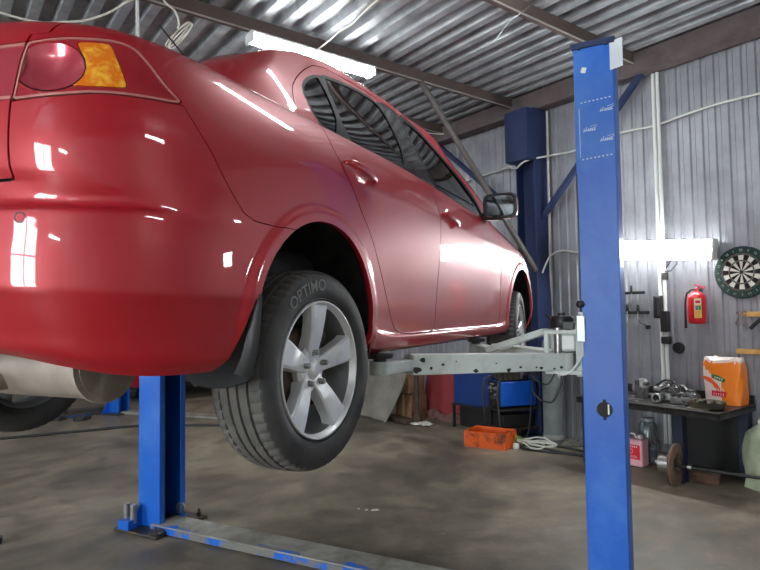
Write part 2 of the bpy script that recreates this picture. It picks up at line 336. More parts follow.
def green(nu,nv):
    G=np.array(GH)
    ku=np.array([0,.35,.7,.9,1.2,1.7,2.1,2.45,2.85,3.2,3.45,3.85,4.2])
    kv=np.r_[0,np.cumsum([.12,.15,.15,.08,.06,.25,.27])]
    uq=np.linspace(0,ku[-1],nu); vq=np.linspace(0,kv[-1],nv)
    A=pchip(ku,G.reshape(13,-1),uq).reshape(nu,8,3)
    A=gsm(A,nu/4.2*.05,0)
    V=np.zeros((nu,nv,3))
    for i in range(nu): V[i]=pchip(kv,A[i],vq)
    V=gsm(V,nv/1.08*.02,1)
    # side glass lies on one smooth fitted surface
    pts=np.array([GH[c][r] for c in range(3,10) for r in range(0,5)])
    B=lambda s,h: np.stack([np.ones_like(s),s,h,s*s,s*h,h*h,s**3,s*s*h,s*h*h,h**3],-1)
    co=np.linalg.lstsq(B(pts[:,0],pts[:,2]),pts[:,1],rcond=None)[0]
    S,Y,H=V[...,0],V[...,1],V[...,2]; F=B(S,H)@co
    sm=lambda x: np.clip(x,0,1)**2*(3-2*np.clip(x,0,1))
    w=sm((S+.12)/.2)*sm((1.445-H)/.06)*sm((Y-(.53+.12*(1.42-H)/.4))/.05)
    wf=sm((2.0-.95*(H-.95)-S)/.15); V[...,1]=Y+(F-Y)*w*wf*(np.abs(F-Y)<.06)
    V[0,:,1]=0; V[-1,:,1]=0; V[:,-1,1]=0
    return np.concatenate([V,np.zeros((nu,nv,1))],-1)
# ============================================================ THE CAR
# --- cutting tools for panel lines: faces are split exactly along a signed field
class PM:
    def __init__(s,attr,faces): s.a=[tuple(r) for r in attr]; s.f=faces; s.np=None
    def arr(s):
        if s.np is None or len(s.np)!=len(s.a): s.np=np.array(s.a)
        return s.np
    def split(s,faces,val):
        val=list(val); cache={}; fin=[];fout=[]
        def mid(i,j):
            k=(i,j) if i<j else (j,i)
            if k in cache: return cache[k]
            a,b=k; t=val[a]/(val[a]-val[b]); A=s.a[a];B=s.a[b]
            s.a.append(tuple(x+(y-x)*t for x,y in zip(A,B))); val.append(0.); cache[k]=len(s.a)-1; return cache[k]
        for f in faces:
            vs=[val[i] for i in f]
            if max(vs)<=0: fin.append(f); continue
            if min(vs)>=0: fout.append(f); continue
            pi=[];po=[]; n=len(f)
            for k in range(n):
                i=f[k];j=f[(k+1)%n]
                if val[i]<=0: pi.append(i)
                if val[i]>=0: po.append(i)
                if val[i]*val[j]<0: m=mid(i,j); pi.append(m); po.append(m)
            if len(pi)>2: fin.append(tuple(pi))
            if len(po)>2: fout.append(tuple(po))
        return fin,fout
    def cut(s,faces,fn,g=.0018):
        fin,rest=s.split(faces,fn(s.arr())+g)
        _,out=s.split(rest,fn(s.arr())-g)
        return fin,out
def chaikin(P,n=2):
    for _ in range(n):
        Q=[]
        for i in range(len(P)):
            a=P[i];b=P[(i+1)%len(P)]
            Q.append((a[0]*.75+b[0]*.25,a[1]*.75+b[1]*.25)); Q.append((a[0]*.25+b[0]*.75,a[1]*.25+b[1]*.75))
        P=Q
    return P
def sdpoly(P,ix=0,iy=2,sm=2,ymin=.3):
    P=np.array(chaikin(list(P),sm))
    def fn(A):
        X=A[:,ix];Y=A[:,iy]; out=np.full(len(A),9.)
        x0,x1,y0,y1=P[:,0].min()-.1,P[:,0].max()+.1,P[:,1].min()-.1,P[:,1].max()+.1
        idx=np.nonzero((X>x0)&(X<x1)&(Y>y0)&(Y<y1)&(A[:,1]>ymin))[0]
        x=X[idx][:,None];y=Y[idx][:,None]
        a=P;b=np.roll(P,-1,0); dx=b[:,0]-a[:,0];dy=b[:,1]-a[:,1]
        t=np.clip(((x-a[:,0])*dx+(y-a[:,1])*dy)/(dx*dx+dy*dy+1e-12),0,1)
        d=np.sqrt(((x-a[:,0]-t*dx)**2+(y-a[:,1]-t*dy)**2).min(1))
        c=((a[:,1]>y)!=(b[:,1]>y))&(x<(b[:,0]-a[:,0])*(y-a[:,1])/(b[:,1]-a[:,1]+1e-15)+a[:,0])
        inside=c.sum(1)%2==1
        out[idx]=np.where(inside,-d,d)
        return out
    return fn
def offset(fn,d): return lambda A: fn(A)-d
def gridmesh(V):
    P=V[...,:3]; gu=np.gradient(P,axis=0); gv=np.gradient(P,axis=1); n=np.cross(gu,gv)
    ln=np.linalg.norm(n,axis=-1)[...,None]; n=n/np.maximum(ln,1e-9)
    nu,nv=V.shape[:2]
    if n[nu//2,nv//4,1]<0: n=-n
    e=np.abs(P[...,1])<1e-6
    n[...,1]=np.where(e,0,n[...,1]); n/=np.maximum(np.linalg.norm(n,axis=-1)[...,None],1e-9)
    A=np.concatenate([V[...,:4],n],-1).reshape(-1,7)   # s Y h a n(3)
    F=[(i*nv+j,(i+1)*nv+j,(i+1)*nv+j+1,i*nv+j+1) for i in range(nu-1) for j in range(nv-1)]
    return A,F
def panel(name,pm_faces,m,parent,lip=.012,sides=(-1,1),push=0,extra=None):
    """pm_faces: list of (PM, faces). Right side of the car is local -y."""
    V=[];F=[];Nn=[];flat=[]
    for sg in sides:
        for pm,faces in pm_faces:
            if not faces: continue
            A=pm.arr(); used=sorted({i for f in faces for i in f}); mp={i:k for k,i in enumerate(used)}
            base=len(V)
            for i in used:
                r=A[i]; nn=np.array([r[4],sg*r[5],r[6]]); nn=nn/max(np.linalg.norm(nn),1e-9); p=np.array([r[0],sg*r[1],r[2]])-nn*push
                V.append(tuple(p)); Nn.append(tuple(nn))
            ed={}
            for f in faces:
                g=[mp[i]+base for i in f]
                # orientation: make normal agree
                a,b,c=(np.array(V[g[0]]),np.array(V[g[1]]),np.array(V[g[2]]))
                if np.dot(np.cross(b-a,c-a),Nn[g[0]])<0: g=g[::-1]
                F.append(tuple(g)); flat.append(False)
                for k in range(len(g)):
                    e=(g[k],g[(k+1)%len(g)]); ed[e]=ed.get(e,0)+1
            if lip:
                dup={}
                for (a,b) in list(ed):
                    if (b,a) in ed: continue
                    if abs(V[a][1])<1e-5 and abs(V[b][1])<1e-5: continue
                    q=[]
                    for i in (a,b):
                        if i not in dup:
                            V.append(V[i]); Nn.append(Nn[i]); k0=len(V)-1
                            p=np.array(V[i])-np.array(Nn[i])*lip; V.append(tuple(p)); Nn.append(Nn[i]); dup[i]=(k0,len(V)-1)
                        q.append(dup[i])
                    F.append((q[1][0],q[0][0],q[0][1],q[1][1])); flat.append(True)
    me=bpy.data.meshes.new(name); me.from_pydata(V,[],F); me.materials.append(m)
    sm=[not x for x in flat]
    me.polygons.foreach_set('use_smooth',sm)
    ln=[]
    for p,fl in zip(me.polygons,flat):
        for li in p.loop_indices:
            ln.append(tuple(p.normal) if fl else Nn[me.loops[li].vertex_index])
    me.normals_split_custom_set(ln)
    o=bpy.data.objects.new(name,me); C.objects.link(o); o.parent=parent
    return o
car=empty('sedan_car','glossy red four-door sedan raised on the two-post lift','car',(OX,OY,OZ),CARZ)
LV,_=lower(640,150,18)
# bowls behind the door handles
for cs,chh in ((.255,.885),(1.19,.832)):
    d=np.hypot((LV[...,0]-cs),(LV[...,2]-chh))/.052
    LV[...,1]-=np.where((d<1)&(LV[...,1]>.7),.020*(1-np.clip(d,0,1)**2)**1.2,0)
LA,LF=gridmesh(LV); L=PM(LA,LF)
GV=green(420,150); GA,GF=gridmesh(GV); G=PM(GA,GF)
# wheel arches: remove
def arch(cs,ch,R_):
    def fn(A):
        ds=A[:,0]-cs; dh=np.maximum(A[:,2]-ch,0); low=A[:,2]<ch
        w=np.where(low,1-.10*np.clip((ch-A[:,2])/.12,0,1),1)
        f=np.hypot(ds/w,dh)-R_
        return np.where(A[:,1]>.55,f,9.)
    return fn
LFc=L.f
for cs in (-.02,2.625):
    _,LFc=L.cut(LFc,arch(cs,.31,.345),0)
# slanted lower corner of the rear bumper and its bottom edge
fb=sdpoly([(-.50,.10),(-.50,.203),(-.468,.213),(-.436,.238),(-.412,.285),(-.388,.35),(-.358,.42),(-.30,.42),(-.2,.10)],0,2,1,.6)
_,LFc=L.cut(LFc,fb,0)
# cabin opening in the top
def cab(A): return np.maximum(np.maximum(np.abs(A[:,0]-.98)-1.33,A[:,1]-.745),.9-A[:,2])
_,LFc=L.cut(LFc,cab,0)
# deck lid
def lid(A):
    yl=np.where(A[:,2]>1.012,.636,.605)
    return np.maximum(np.maximum(A[:,1]-yl,.668-A[:,2]),A[:,0]+.42)
lidF,LFc=L.cut(LFc,lid,.0025)
lampP=[(-1.02,.838),(-.958,.844),(-.874,.853),(-.79,.864),(-.693,.870),(-.575,.878),(-.60,.900),(-.628,.926),(-.66,.970),(-.693,1.006),(-.74,1.013),(-.79,1.010),(-.893,1.004),(-.984,.985),(-1.02,.975)]
lampf=sdpoly(lampP,3,2,1,.3)
outer=lambda A: np.maximum(lampf(A),.607-A[:,1])
lampF,LFc=L.cut(LFc,outer,.0012)
lamp2=sdpoly([(-1.30,.87),(-1.2,.845),(-1.0,.842),(-.9,.85),(-.9,1.0),(-1.0,.982),(-1.2,.972),(-1.30,.95)],3,2,1,.2)
lamp2F,lidF=L.cut(lidF,lamp2,.0012)
bump_P=[(-2,.05),(-2,.665),(-.99,.665),(-.985,.838),(-.958,.842),(-.874,.851),(-.79,.862),(-.693,.868),(-.580,.876),(-.563,.850),(-.511,.783),(-.447,.684),(-.405,.632),(-.363,.615),(-.265,.610),(-.15,.611),(-.15,.05)]
bf0=sdpoly(bump_P,3,2,0,-1)
rbF,LFc=L.cut(LFc,bf0,.0013)
rdoorP=[(.10,1.30),(.10,1.0),(.100,.96),(.120,.90),(.163,.829),(.225,.74),(.312,.65),(.395,.53),(.467,.411),(.512,.335),(.56,.285),(.63,.268),(.985,.266),(.998,.30),(1.01,.45),(1.035,.65),(1.04,.83),(1.045,.98),(1.05,1.30)]
rdf=sdpoly(rdoorP,0,2,2,.5)
sidecap=lambda fn: (lambda A: np.maximum(fn(A),.772-A[:,1]))
rdF,LFc=L.cut(LFc,sidecap(rdf),.0022)
fdoorP=[(1.05,1.30),(1.045,.98),(1.04,.83),(1.035,.65),(1.01,.45),(.998,.30),(.985,.264),(1.9,.262),(2.05,.264),(2.095,.31),(2.09,.58),(2.10,.80),(2.14,.93),(2.2,1.30)]
fdf=sdpoly(fdoorP,0,2,2,.5)
fdF,LFc=L.cut(LFc,sidecap(fdf),.0022)
def hood(A): return np.maximum(np.maximum(2.33-A[:,0],A[:,1]-.70),.715-A[:,2])
hoodF,LFc=L.cut(LFc,hood,.002)
hl=sdpoly([(3.0,.66),(3.30,.60),(3.62,.56),(3.70,.58),(3.66,.66),(3.4,.715),(3.15,.735),(3.0,.72)],3,2,2,.3)
hlF,LFc=L.cut(LFc,hl,.0015)
ua_=LA[:,3].max()
gr=sdpoly([(ua_-.52,.24),(ua_+.1,.24),(ua_+.1,.64),(ua_-.60,.64),(ua_-.56,.5)],3,2,0,-1)
grF,LFc=L.cut(LFc,gr,.0015)
fbp=sdpoly([(2.9,.05),(2.95,.30),(3.02,.56),(3.1,.66),(3.4,.74),(4.6,.74),(4.6,.05)],3,2,1,-1)
fbF,LFc=L.cut(LFc,fbp,.0018)
# greenhouse
qP=[(.098,1.16),(.105,1.09),(.140,1.045),(.168,1.037),(.262,1.032),(.318,1.295),(.29,1.29),(.174,1.228)]
rP=[(.30,1.030),(.48,1.027),(.789,1.023),(.83,1.07),(.868,1.15),(.905,1.26),(.915,1.34),(.893,1.378),(.767,1.385),(.62,1.372),(.47,1.345),(.356,1.316)]
bpP=[(.76,.90),(1.14,.90),(1.13,1.10),(1.14,1.25),(1.20,1.415),(.90,1.415),(.90,1.33),(.88,1.2),(.83,1.06),(.76,1.0)]
fP=[(1.105,1.000),(1.396,.965),(1.80,.938),(1.92,.945),(1.80,1.06),(1.64,1.205),(1.47,1.315),(1.33,1.375),(1.16,1.385),(1.125,1.28)]
ff=sdpoly(fP,0,2,1,.5); rf=sdpoly(rP,0,2,1,.5); qf=sdpoly(qP,0,2,1,.5)
gl={}
GFc=G.f
gl['f'],GFc=G.cut(GFc,ff,0); gl['r'],GFc=G.cut(GFc,rf,0); gl['q'],GFc=G.cut(GFc,qf,0)
sealF,GFc=G.cut(GFc,sdpoly([(.250,1.018),(.318,1.018),(.372,1.33),(.308,1.308)],0,2,0,.5),0)
for fn,d in ((ff,.032),(rf,.016),(qf,.012)):
    a,GFc=G.cut(GFc,offset(fn,d),0); sealF+=a
pilF,GFc=G.cut(GFc,sdpoly(bpP,0,2,1,.5),0)
# windscreen and rear screen by width
def ws(A): 
    e=np.where(A[:,0]>1.3,1,-1)
    # front: inside the A pillars
    yl=np.interp(A[:,2],[.9,1.42],[.715,.50]); f=np.maximum(np.maximum(A[:,1]-yl,A[:,2]-1.405),1.02-A[:,2])
    return np.where(A[:,0]>np.interp(A[:,2],[1.0,1.42],[1.98,1.52]),f,9.)
def rs(A):
    yl=np.interp(A[:,2],[1.05,1.43],[.60,.47]); f=np.maximum(np.maximum(A[:,1]-yl,A[:,2]-1.40),1.085-A[:,2])
    return np.where(A[:,0]<np.interp(A[:,2],[1.0,1.45],[-.15,.45]),f,9.)
wsF,GFc=G.cut(GFc,ws,0); rsF,GFc=G.cut(GFc,rs,0)
a,GFc=G.cut(GFc,offset(ws,.012),0); sealF+=a
a,GFc=G.cut(GFc,offset(rs,.012),0); sealF+=a
# door frames belong to the doors
rdoorG=sdpoly([(.003,1.034),(-.002,1.10),(.043,1.17),(.183,1.276),(.387,1.393),(.6,1.412),(.95,1.42),(1.10,1.415),(1.0,1.2),(.98,.8),(.003,.8)],0,2,1,.5)
fdoorG=sdpoly([(1.11,1.415),(1.3,1.402),(1.5,1.335),(1.68,1.22),(1.86,1.07),(2.02,.95),(2.02,.8),(1.0,.8),(1.02,1.2)],0,2,1,.5)
rdG,GFc=G.cut(GFc,rdoorG,.0018); fdG,GFc=G.cut(GFc,fdoorG,.0018)
panel('body_shell',[(L,LFc),(G,GFc)],paint,car,lip=.018)
panel('rear_bumper',[(L,rbF)],paint,car,lip=.014)
panel('front_bumper',[(L,fbF)],paint,car)
panel('boot_lid',[(L,lidF)],paint,car)
panel('bonnet',[(L,hoodF)],paint,car)
panel('front_grille',[(L,grF)],black_plastic,car)
for sg in (-1,1):
    rd=panel('rear_door',[(L,rdF),(G,rdG)],paint,car,sides=(sg,))
    fd=panel('front_door',[(L,fdF),(G,fdG)],paint,car,sides=(sg,))
    panel('window_glass',[(G,gl['r'])],glass_dark,rd,lip=0,sides=(sg,),push=.004)
    panel('quarter_glass',[(G,gl['q'])],glass_dark,rd,lip=0,sides=(sg,),push=.004)
    panel('window_glass',[(G,gl['f'])],glass,fd,lip=0,sides=(sg,),push=.006)
    # outside handles
    for dr,(s0,h0),(s1,h1) in ((rd,(.150,.893),(.372,.866)),(fd,(1.085,.843),(1.31,.815))):
        m=MB(); n=18; rings=[]
        for i in range(n):
            t=i/(n-1); s_=s0+(s1-s0)*t; h_=h0+(h1-h0)*t
            bow=.034*math.sin(PI*min(1,max(0,t)))**.4
            hh=.016*(1-abs(2*t-1)**6*.6)
            for k in range(10):
                q=2*PI*k/10; rings.append((s_,sg*(.862+.006+bow*.9+math.cos(q)*.008),h_+math.sin(q)*hh))
        fs=[(i*10+k,i*10+(k+1)%10,(i+1)*10+(k+1)%10,(i+1)*10+k) for i in range(n-1) for k in range(10)]+[tuple(range(10)),tuple((n-1)*10+k for k in range(10))]
        m.add(rings,fs); build('door_handle',m,paint,dr,smooth=True)
    # lock barrel / end cap of the handle
for sg in (-1,1):
    panel('window_seal',[(G,sealF)],seal_m,car,lip=.008,sides=(sg,)); panel('pillar_cover',[(G,pilF)],trim_black,car,lip=.006,sides=(sg,))
panel('windscreen',[(G,wsF)],glass,car,lip=0,push=.004)
panel('rear_screen',[(G,rsF)],glass_dark,car,lip=0,push=.004)
for sg in (-1,1): panel('headlamp',[(L,hlF)],mat('headlamp_lens',(.5,.52,.55,1),rough=.05,metal=.5,coat=1),car,sides=(sg,))
# tail lamps -------------------------------------------------
lens_red=mat('lens_red',(.36,.012,.022,1),rough=.2,coat=1,bump=(220,.10))
lens_rim=mat('lens_rim',(.55,.20,.18,1),rough=.12,coat=1,spec=.8)
lens_amber=mat('lens_amber',(.85,.20,.006,1),rough=.15,coat=1,noise=((1.0,.50,.04,1),30,.46,.64,2),bump=(120,.25))
lens_clear=mat('lens_clear',(.50,.05,.08,1),rough=.22,metal=.35,coat=1)
lens_in=mat('lens_inner_red',(.50,.01,.035,1),rough=.12,coat=1,metal=.3)
def ell(ca,ch,ra,rh):
    def fn(A):
        d=np.hypot((A[:,3]-ca)/ra,(A[:,2]-ch)/rh); return (d-1)*min(ra,rh)
    return fn
amb=sdpoly([(-.850,.990),(-.845,.993),(-.765,.998),(-.757,.990),(-.722,.892),(-.728,.885),(-.85,.876),(-.848,.884),(-.815,.930)],3,2,1,.3)
rimf=offset(lampf,-.007)
inF,rimF=L.split(lampF,np.maximum(rimf(L.arr()),.612-L.arr()[:,1]))
bowlF,inF=L.cut(inF,lambda A: np.maximum(ell(-.905,.925,.083,.062)(A),rimf(A)),.0012)
ambF,inF=L.cut(inF,amb,.0008)
for sg in (-1,1):
    tl=panel('tail_lamp',[(L,inF)],lens_red,car,sides=(sg,),push=.002)
    panel('lamp_rim',[(L,rimF)],lens_rim,tl,sides=(sg,),lip=.01)
    panel('amber_indicator',[(L,ambF)],lens_amber,tl,sides=(sg,),push=.001)
    # round lamp bowl, dished in behind the lens line
    A=L.arr(); ids={i for f in bowlF for i in f}
    save={i:L.a[i] for i in ids}
    for i in ids:
        r=list(L.a[i]); d=min(1,math.hypot((r[3]+.905)/.083,(r[2]-.925)/.062)); dep=.024*(1-d*d)
        g=2*d*.024/.07
        ux=(r[3]+.905)/.083; uz=(r[2]-.925)/.062; q=max(d,1e-6)
        r[0]-=r[4]*dep; r[1]-=r[5]*dep; r[2]-=r[6]*dep
        # tilt normals towards the centre of the dish
        tx=np.array([-r[5],r[4],0.]); tx/=max(np.linalg.norm(tx),1e-6)
        if tx[0]<0: tx=-tx
        nn=np.array(r[4:7])-tx*ux/q*g-np.array([0,0,1.])*uz/q*g; nn/=np.linalg.norm(nn); r[4:7]=list(nn)
        L.a[i]=tuple(r)
    L.np=None
    o=panel('brake_light',[(L,bowlF)],lens_clear,tl,sides=(sg,),lip=.0); o['label']='pinkish round brake light'
    for i in ids: L.a[i]=save[i]
    L.np=None
    in2,rim2=L.split(lamp2F,offset(lamp2,-.009)(L.arr()))
    tl2=panel('boot_lamp',[(L,in2)],lens_clear,car,sides=(sg,),push=.003); panel('lamp_rim',[(L,rim2)],lens_rim,tl2,sides=(sg,),lip=.01)
# dark inner body behind the gaps ---------------------------
IV,_=lower(200,50,4); IV=IV[:,:46]; IA,IF=gridmesh(IV); I=PM(IA,IF); IFc=I.f
for cs in (-.02,2.625): _,IFc=I.cut(IFc,arch(cs,.31,.372),0)
_,IFc=I.cut(IFc,lambda A: fb(A)-.02,0)
panel('inner_body',[(I,IFc)],black_plastic,car,lip=0,push=.033)
# arch liners ------------------------------------------------
for cs in (-.02,2.625):
    for sg in (-1,1):
        m=MB(); n=40; a0,a1=-.32,PI+.32
        prof=[(.348,.868),(.362,.862),(.372,.84),(.372,.58)]
        P=[]
        for i in range(n+1):
            q=a0+(a1-a0)*i/n; rr=lambda r: r-(.006 if i%5==0 else 0)
            P.append([(cs+rr(r)*math.cos(q),sg*y,.31+rr(r)*math.sin(q)) for r,y in prof]+[(cs+.2*math.cos(q),sg*.565,.31+.2*math.sin(q)),(cs,sg*.56,.31)])
        m.grid(P); build('wheel_arch_liner',m,liner,car,smooth=True)
# wheels ------------------------------------------------------
def spoke(m,ang):
    st=[(.028,.056,.026,.058),(.060,.064,.027,.050),(.110,.076,.033,.040),(.165,.084,.040,.038),(.209,.086,.047,.040)]
    M=Matrix.Rotation(ang,4,'Y')
    vs=[]
    for r,t,w,th in st:
        for x,y in ((-w,t-.005),(-w*.80,t),(w*.80,t),(w,t-.005),(w*1.15,t-th),(-w*1.15,t-th)): vs.append((x,-y,r))
    n=6; fs=[(i*n+k,i*n+(k+1)%n,(i+1)*n+(k+1)%n,(i+1)*n+k) for i in range(len(st)-1) for k in range(n)]+[tuple(range(n)),tuple((len(st)-1)*n+k for k in range(n))]
    m.add(vs,fs,M)
MY=Matrix.Rotation(PI/2,4,'X')      # local z -> -y : lathe height = outward towards the right of the car
def make_wheel(loc,rot,spin):
    m=MB()
    m.lathe([(.2235,.078),(.2235,.094),(.2205,.098),(.2165,.097),(.213,.088),(.207,.074)],MY,96,False)
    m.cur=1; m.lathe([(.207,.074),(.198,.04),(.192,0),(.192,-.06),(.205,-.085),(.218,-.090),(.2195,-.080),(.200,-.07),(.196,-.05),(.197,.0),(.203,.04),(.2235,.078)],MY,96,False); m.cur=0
    m.lathe([(.0,.064),(.030,.064),(.034,.058),(.062,.056),(.074,.046),(.074,.0),(.04,-.02),(0,-.02)],MY,48,False)
    for k in range(5): spoke(m,spin+k*2*PI/5)
    o=build('wheel',m,[alloy,mat('shaded_rim_barrel',(.20,.20,.205,1),rough=.45,metal=.5)],car,bevel=.0015,smooth=True,loc=loc,auto=12); o.rotation_euler=rot  # barrel gets a darker colour to stand in for shade between the spokes
    t=MB(); seg=240
    half=[(.213,.080),(.2245,.088),(.228,.0955),(.232,.0945),(.236,.1005),(.262,.1045),(.290,.1030),(.3065,.0965),(.3145,.088),(.3195,.076)]
    tread=[(.3225,.062),(.3225,.0565),(.3150,.055),(.3150,.050),(.3240,.0485),(.3250,.0215),(.3165,.020),(.3165,.014),(.3252,.0125),(.3252,-.0125)]
    prof=half+tread+[(r,-x) for r,x in tread[:-1][::-1]]+[(r,-x) for r,x in half[::-1]]
    vs=[];n=len(prof)
    for i in range(seg):
        q=2*PI*i/seg
        for j,(r,x) in enumerate(prof):
            rr=r
            if i%4==0 and abs(x)>=.056 and r>.313 and abs(x)<.09: rr=r-.006
            if i%8==2 and .02<abs(x)<.05 and r>.32: rr=r-.003
            vs.append((rr*math.cos(q),-x,rr*math.sin(q)))
    t.add(vs,[(i*n+j,((i+1)%seg)*n+j,((i+1)%seg)*n+j+1,i*n+j+1) for i in range(seg) for j in range(n-1)])
    t.mi=[1 if 8<=j<n-10 else 0 for i in range(seg) for j in range(n-1)]
    build('tyre',t,[rubber,tread_dust],o,smooth=True,auto=50)
    # raised lettering, bent round the sidewall
    vs,fs=text_mesh('OPTIMO',.056,.0006,bold=.0005); l=MB(); out=[]
    for x,y,z in vs:
        rr=.272+y*.95; q=PI/2-(x/.272)+.36
        out.append((rr*math.cos(q),-(.1052+z-.00002*abs(y)),rr*math.sin(q)))
    l.add(out,fs)
    ob=build('sidewall_lettering',l,mat('worn_lettering',rgb(112,112,112),rough=.6),o); ob['label']='raised grey sidewall lettering'
    c=MB(); c.lathe([(0,.070),(.018,.070),(.027,.066),(.030,.060),(.030,.05)],MY,36,False)
    for k in range(3):   # three-pointed cap emblem
        q=PI/2+k*2*PI/3; M=Matrix.Rotation(0,4,'Y')
        pts=[(0,0),(.0052*math.cos(q+PI/3)*1.0,.0052*math.sin(q+PI/3)),(.0135*math.cos(q),.0135*math.sin(q)),(.0052*math.cos(q-PI/3),.0052*math.sin(q-PI/3))]
        c.add([(x,-.0715,z) for x,z in pts]+[(x,-.069,z) for x,z in pts],[(0,1,2,3),(0,1,5,4),(1,2,6,5),(2,3,7,6),(3,0,4,7)])
    build('centre_cap',c,alloy,o,smooth=True)
    for k in range(5):
        q=PI/2+k*2*PI/5+.03; x,z=.054*math.cos(q),.054*math.sin(q); b=MB()
        b.lathe([(.0135,.050),(.0135,.060),(.0105,.062),(.0105,.078),(.008,.082),(0,.083)],Matrix.Translation((x,0,z))@MY,6,False)
        build('lug_nut',b,steel,o,bevel=.001)
    d=MB(); d.lathe([(.06,.022),(.132,.022),(.135,.018),(.135,.004),(.132,0),(.06,0)],MY,48); d.lathe([(0,.03),(.065,.03),(.078,.024),(.078,-.03),(0,-.03)],MY,36,False)
    build('brake_disc',d,mat('brake_rust',(.06,.04,.03,1),rough=.7,metal=.4,noise=((.12,.08,.06,1),14,.35,.7)),o,smooth=True)
    return o
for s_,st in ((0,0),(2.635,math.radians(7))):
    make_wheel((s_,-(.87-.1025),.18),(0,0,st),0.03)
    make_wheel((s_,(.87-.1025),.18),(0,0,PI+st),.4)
# brake callipers
for sg in (-1,1):
    m=MB(); m.box((.105,sg*.745,.24),(.07,.09,.12)); build('brake_calliper',m,dark_steel,car,bevel=.012,smooth=True)
# mud flaps behind the rear wheels
for sg in (-1,1):
    P=[]
    for i in range(14):
        t=i/13; h_=.415-.262*t
        row=[]
        for j in range(8):
            v=j/7; y=.893-.235*v-.018*t**3*(1-v)
            s_=-.3530-.030*t**1.3-.010*v*t
            row.append((s_,sg*y,h_+.035*t**4*((1-v)**3+.8*v**3)))
        P.append(row)
    m=MB(); m.slab(P,.007)
    # outer flange
    Q=[]
    for i in range(14):
        t=i/13; p=P[i][0]; w=.012+.020*t**1.6
        Q.append([(p[0]-w*j/3,p[1]+sg*(.004-.028*(j/3)**2),p[2]+.002*j+ (.014*t*t*(j/3))) for j in range(4)])
    m.slab(Q,.006)
    build('mud_flap',m,flap_rubber,car,smooth=True)
# mirrors
for sg in (-1,1):
    m=MB(); c0=Vector((1.80,sg*.965,.985)); rings=[]; n=28
    for (dx,w,h) in ((-.0,.098,.074),(.012,.102,.078),(.05,.098,.074),(.09,.075,.056),(.115,.035,.026)):
        for k in range(n):
            q=2*PI*k/n; cx=abs(math.cos(q))**.45*math.copysign(1,math.cos(q)); cz=abs(math.sin(q))**.45*math.copysign(1,math.sin(q))
            rings.append((c0.x+dx,c0.y+w*cx,c0.z+h*cz+.008*cx*sg*0))
    fs=[(i*n+k,i*n+(k+1)%n,(i+1)*n+(k+1)%n,(i+1)*n+k) for i in range(4) for k in range(n)]+[tuple(4*n+k for k in range(n))]
    m.add(rings,fs); mo=build('door_mirror',m,paint,car,smooth=True)
    m=MB(); fr=[]
    for dx,sc in ((.006,1.02),(-.008,1.02),(-.011,.86),(.0,.80)):
        for k in range(n):
            q=2*PI*k/n; cx=abs(math.cos(q))**.4*math.copysign(1,math.cos(q)); cz=abs(math.sin(q))**.4*math.copysign(1,math.sin(q))
            fr.append((c0.x+dx,c0.y+.099*cx*(sc if sc==1 else sc+.02),c0.z+.075*cz*sc))
    m.add(fr,[(i*n+k,i*n+(k+1)%n,(i+1)*n+(k+1)%n,(i+1)*n+k) for i in range(3) for k in range(n)])
    m.beam((c0.x+.03,sg*.90,.945),(c0.x+.10,sg*.80,.918),.07,.035); m.beam((c0.x-.0,sg*.965,.915),(c0.x+.05,sg*.86,.925),.05,.03)
    build('mirror_bezel',m,black_plastic,mo,bevel=.004,smooth=True)
    m=MB(); g=[]
    for k in range(n):
        q=2*PI*k/n; cx=abs(math.cos(q))**.4*math.copysign(1,math.cos(q)); cz=abs(math.sin(q))**.4*math.copysign(1,math.sin(q))
        g.append((c0.x-.002,c0.y+.084*cx,c0.z+.062*cz))
    m.add(g,[tuple(range(n))]); build('mirror_glass',m,mat('mirror_silver',(.42,.44,.46,1),rough=.04,metal=1),mo)
# roof aerial, parking sensors, thin bright strip in the rear side glass
m=MB(); m.tube([(.33,0,1.452),(.11,0,1.575)],[.0045,.003],8); m.lathe([(.022,-.01),(.018,.012),(.008,.02)],Matrix.Translation((.335,0,1.447)),16); build('aerial',m,black_plastic,car,smooth=True)
for sg in (-1,1):
    for s_,y,h,nx,ny in ((-.857,.650,.577,-.83,.56),(-.953,.28,.577,-1,-.04*0)):
        nrm=Vector((nx,sg*ny,0)).normalized(); m=MB()
        M=Matrix.Translation((s_,sg*y,h))@nrm.to_track_quat('Z','Y').to_matrix().to_4x4()
        m.lathe([(.0125,-.004),(.0125,.0012),(.0100,.0012),(.0095,.0004),(.0095,-.004)],M,28,False); so=build('parking_sensor',m,black_plastic,car,smooth=True)
        m=MB(); m.lathe([(.0094,-.004),(.0092,.0015),(0,.0018)],M,28,False); build('sensor_cap',m,paint,so,smooth=True)
# underbody ---------------------------------------------------
m=MB()
m.box((1.30,0,.235),(1.80,1.50,.03)); m.box((-.02,0,.34),(.86,.98,.03)); m.box((-.58,0,.32),(.38,1.0,.03)); m.box((2.9,0,.24),(1.2,1.05,.03))
for sg in (-1,1): m.box((1.3,sg*.62,.205),(1.7,.07,.05)); m.box((1.3,sg*.80,.215),(1.62,.03,.035))
m.box((1.2,0,.22),(1.9,.16,.06))
build('floor_pan',m,under,car,bevel=.01)
m=MB(); m.beam((-.02,-.66,.19),(-.02,.66,.19),.06,.08)
for sg in (-1,1): m.beam((0,sg*.58,.18),(.42,sg*.52,.24),.05,.06); m.tube([(.05+.03*0+.045*math.cos(q),sg*.5+.045*math.sin(q),.20+.13*q/30) for q in [k*.5 for k in range(60)]],.006,6)
build('rear_suspension',m,dark_steel,car,smooth=True)
m=MB(); m.tube([(-.60,-.18,.232),(-.60,-.21,.232),(-.60,-.57,.236),(-.60,-.60,.236)],[.070,.086,.086,.078],32)
m.tube([(-.60,-.585,.236),(-.60,-.598,.236)],[.094,.094],32)
